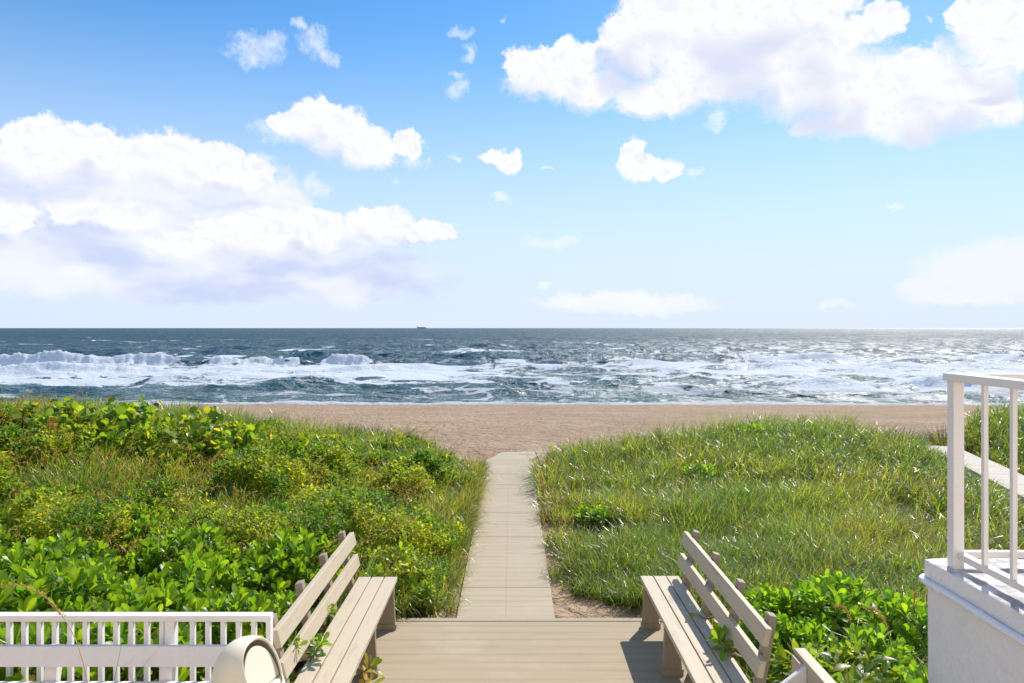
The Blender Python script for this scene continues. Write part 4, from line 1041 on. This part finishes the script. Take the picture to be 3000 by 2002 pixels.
def palm(name, n_fr, L, col):
    root = empty(name); parts = []; mb = MB()
    for i in range(n_fr):
        a = i * 2.4 + rng.normal(0, .2); S = 12; p = np.zeros(3); th = rng.uniform(0.15, 0.6); pts = [p.copy()]
        for k in range(S):
            t = th + 0.9 * (k / S) ** 1.5; p = p + (L / S) * np.array([math.cos(a) * math.sin(t), math.sin(a) * math.sin(t), math.cos(t)]); pts.append(p.copy())
        mb.tube(pts, [0.006 - 0.0004 * k for k in range(S + 1)], 4, False)
        sd = np.array([-math.sin(a), math.cos(a), 0.0])
        for k in range(3, S + 1):
            fw = pts[k] - pts[k - 1]; fw = fw / np.linalg.norm(fw)
            for s_ in (-1, 1):
                d_ = sd * s_ + fw * 0.8; m = 2
                bb = np.array([pts[k], pts[k] - fw * L / S * .5])
                parts.append(leaves(bb, np.tile(d_, (m, 1)), np.tile(np.array([0, 0, 1.0]), (m, 1)), np.full(m, 0.26 * L * (1.15 - k / S * .6)), np.full(m, 0.010), np.tile(col, (m, 1)) * rng.uniform(.8, 1.2, (m, 1)), LA_T, LA_W, .25, .3))
    V, F, C = merge(parts); np_mesh('frond', V, F, M['leaf'], parent=root, col=C, smooth=True); mb.build('stalk', M['stem'], root); return root
for (x, y, L, lb) in ((3.15, 15.3, 0.55, 'yellow green palm seedling in the right dune grass, nearer the path'), (6.55, 16.4, 0.55, 'yellow green palm seedling on the highest part of the right dune'), (-2.45, 16.3, 0.6, 'palm seedling at the tip of the left dune beside the beach')):
    o = palm('palm_seedling', 7, L, np.array([0.26, 0.27, 0.02])); o.location = (x, y, float(terrain(x, y)) + 0.12); tag(o, lb, 'palm', 'palm seedlings')

def reed(blade_specs, seed=None):
    """long wide blades (base x, y, length, heading, tilt, curve) and an optional plumed seed head"""
    root = empty('tall_reed'); B = np.array([(s[0], s[1], 0) for s in blade_specs], float)
    a = np.array([[s[2], s[3], s[4], s[5]] for s in blade_specs])
    V, F, C = blades(B, a[:, 0], a[:, 1], a[:, 2], a[:, 3], np.full(len(B), 0.0085), np.tile(np.array([0.17, 0.24, 0.085]), (len(B), 1)) * rng.uniform(.8, 1.3, (len(B), 1)), 8, twist=rng.normal(0, .25, len(B)))
    np_mesh('blades', V, F, M['grass'], parent=root, col=C)
    if seed:
        L, az_, th, cv_ = seed; parts = []; S = 40; p = np.zeros(3); pts = []
        for i in range(S):
            t = th + cv_ * ((i + .5) / S) ** 3; p = p + (L / S) * np.array([math.cos(az_) * math.sin(t), math.sin(az_) * math.sin(t), math.cos(t)]); pts.append(p.copy())
        mb = MB(); mb.tube([(0, 0, 0)] + pts, [0.004 - 0.00006 * k for k in range(S + 1)], 5, False); mb.build('stalk', M['straw_stem'], root)
        pts = np.array(pts); bb = []; dd = []
        for i in range(int(S * .68), S):
            fw = pts[i] - pts[i - 1]; fw /= np.linalg.norm(fw)
            for q in range(14):
                bb.append(pts[i] - fw * rng.random() * L / S + rng.normal(0, 0.003, 3)); dd.append(fw + rng.normal(0, .42, 3))
        n = len(bb); V, F, C = leaves(np.array(bb), np.array(dd), rng.normal(0, 1, (n, 3)), rng.uniform(.014, .03, n), np.full(n, .003), np.tile(np.array([0.46, 0.30, 0.08]), (n, 1)) * rng.uniform(.7, 1.3, (n, 1)), SM_T, SM_W, .1, .2)
        np_mesh('seed_head', V, F, M['straw'], parent=root, col=C)
    return root
PI = math.pi
o = reed([(0, 0, .95, 0.35, .10, .7), (0.03, 0, .85, 0.9, .25, .3), (-.03, 0, .8, 0.2, .28, 1.5), (.05, .02, 1.0, -.1, .02, .25), (-.05, 0, .7, 2.6, .3, 1.3)], (1.62, PI - 0.15, 0.02, 2.1))
o.location = (-2.36, 4.05, 0.02); o.scale = (1, 1, 1)
tag(o, 'tall reed with an arching golden seed head in front of the white railing', 'reed')
o = reed([(0, 0, .9, 0.4, .12, .35), (.02, 0, .75, 0.9, .3, 1.2), (-.04, 0, .6, 2.8, .25, 1.4), (0.05, 0.03, .7, -0.3, .35, 1.7), (.02, .02, .85, 1.8, .1, .8)])
o.location = (-2.62, 3.72, 0.02); tag(o, 'loose tuft of long narrow blades at the left end of the white bench', 'reed')
specs = lambda n, Lm: [(rng.normal(0, .05), rng.normal(0, .05), Lm * rng.uniform(.7, 1.15), rng.uniform(0, 6.28), rng.uniform(.02, .25), rng.uniform(.9, 2.2)) for _ in range(n)]
for (x, y, L, lb, sd) in ((2.12, 5.45, .62, 'silvery wide bladed grass clump just behind the bench by the wall', None), (2.55, 5.3, .72, 'wide bladed grass clump with a drooping seed head above the lance leaved shrub', (1.0, -2.4, .05, 1.5)),
                          (2.78, 5.2, .70, 'wide bladed grass clump with a drooping seed head nearest the stucco wall corner', (.98, -2.6, .05, 1.4)), (2.1, 6.9, .66, 'arching wide bladed grass clump past the far end of the bench by the wall', None),
                          (3.3, 5.9, .62, 'tall grass clump among the shrubs left of the stucco wall corner', (.8, -2.0, .05, 1.2))):
    o = reed(specs(26, L), sd); o.location = (x, y, float(terrain(x, y))); tag(o, lb, 'grass clump', 'wide bladed grass clumps right of the bench')

def sprig(cents, axes, base, n_leaf, L, colf):
    root = empty('leafy_sprig'); V, F, C = rosette_leaves(np.array(cents, float), np.array(axes, float), n_leaf, L, .21, colf, OB_T, OB_W)
    np_mesh('foliage', V, F, M['leaf'], parent=root, col=C, smooth=True); mb = MB()
    for c in cents: mb.tube([base, tuple(0.5 * (np.array(base) + np.array(c)) + np.array([0, 0, -.03])), c], [.007, .006, .004], 5, False)
    mb.build('stem', M['stem'], root); return root
def yel(f, n): return mixc(np.array([.13, .20, .012]), np.array([.45, .30, .02]), np.clip(f * 1.1 + rng.normal(0, .15, n), 0, 1))
for (loc, cents, axes, base, nl, L, cf, lb) in (
    ((-1.33, 4.97, 0.47), [(0, 0, .06), (.03, -.06, .10), (-.03, .04, .05)], [(.5, .1, .8), (.6, -.2, .7), (.2, .4, .8)], (-.16, -.12, -.12), 13, .075, green_rosette, 'leafy sprig lying on the seat of the bench beside the bin'),
    ((-1.42, 4.72, 0.68), [(0, 0, 0.0), (.02, -.04, -.03)], [(.6, .1, .5), (.7, -.2, .3)], (-.15, .05, -.25), 11, .065, lime_rosette, 'lime sprig poking between the backrest slats of the bench beside the bin'),
    ((-1.40, 5.45, 0.60), [(0, 0, 0.0), (.03, -.05, -.02)], [(.8, .1, .4), (.8, -.2, .3)], (-.15, .05, -.25), 10, .06, lime_rosette, 'small sprig halfway along the backrest of the bench beside the bin'),
    ((-0.995, 5.05, 0.24), [(0, 0, 0.10), (.01, -.03, -.02), (-.01, -.07, -.12)], [(.6, -.1, .6), (.6, -.2, -.2), (.4, -.2, -.7)], (-.2, .05, .0), 12, .085, yel, 'yellowing sprig hanging under the front edge of the bench beside the bin'),
    ((1.46, 5.03, 0.50), [(0, 0, .05), (-.03, -.07, .06), (.04, .05, .03)], [(-.6, .1, .7), (-.5, -.3, .7), (-.2, .4, .8)], (.14, -.06, -.06), 13, .085, green_rosette, 'leafy sprig pushing onto the seat of the bench by the wall'),
    ((1.44, 5.62, 0.47), [(0, 0, .02)], [(-.8, .1, .2)], (.14, -.02, .0), 7, .08, green_rosette, 'single leaf tip reaching over the seat of the bench by the wall')):
    o = sprig(cents, axes, base, nl, L, cf); o.location = loc; tag(o, lb, 'sprig', 'sprigs growing through the benches')
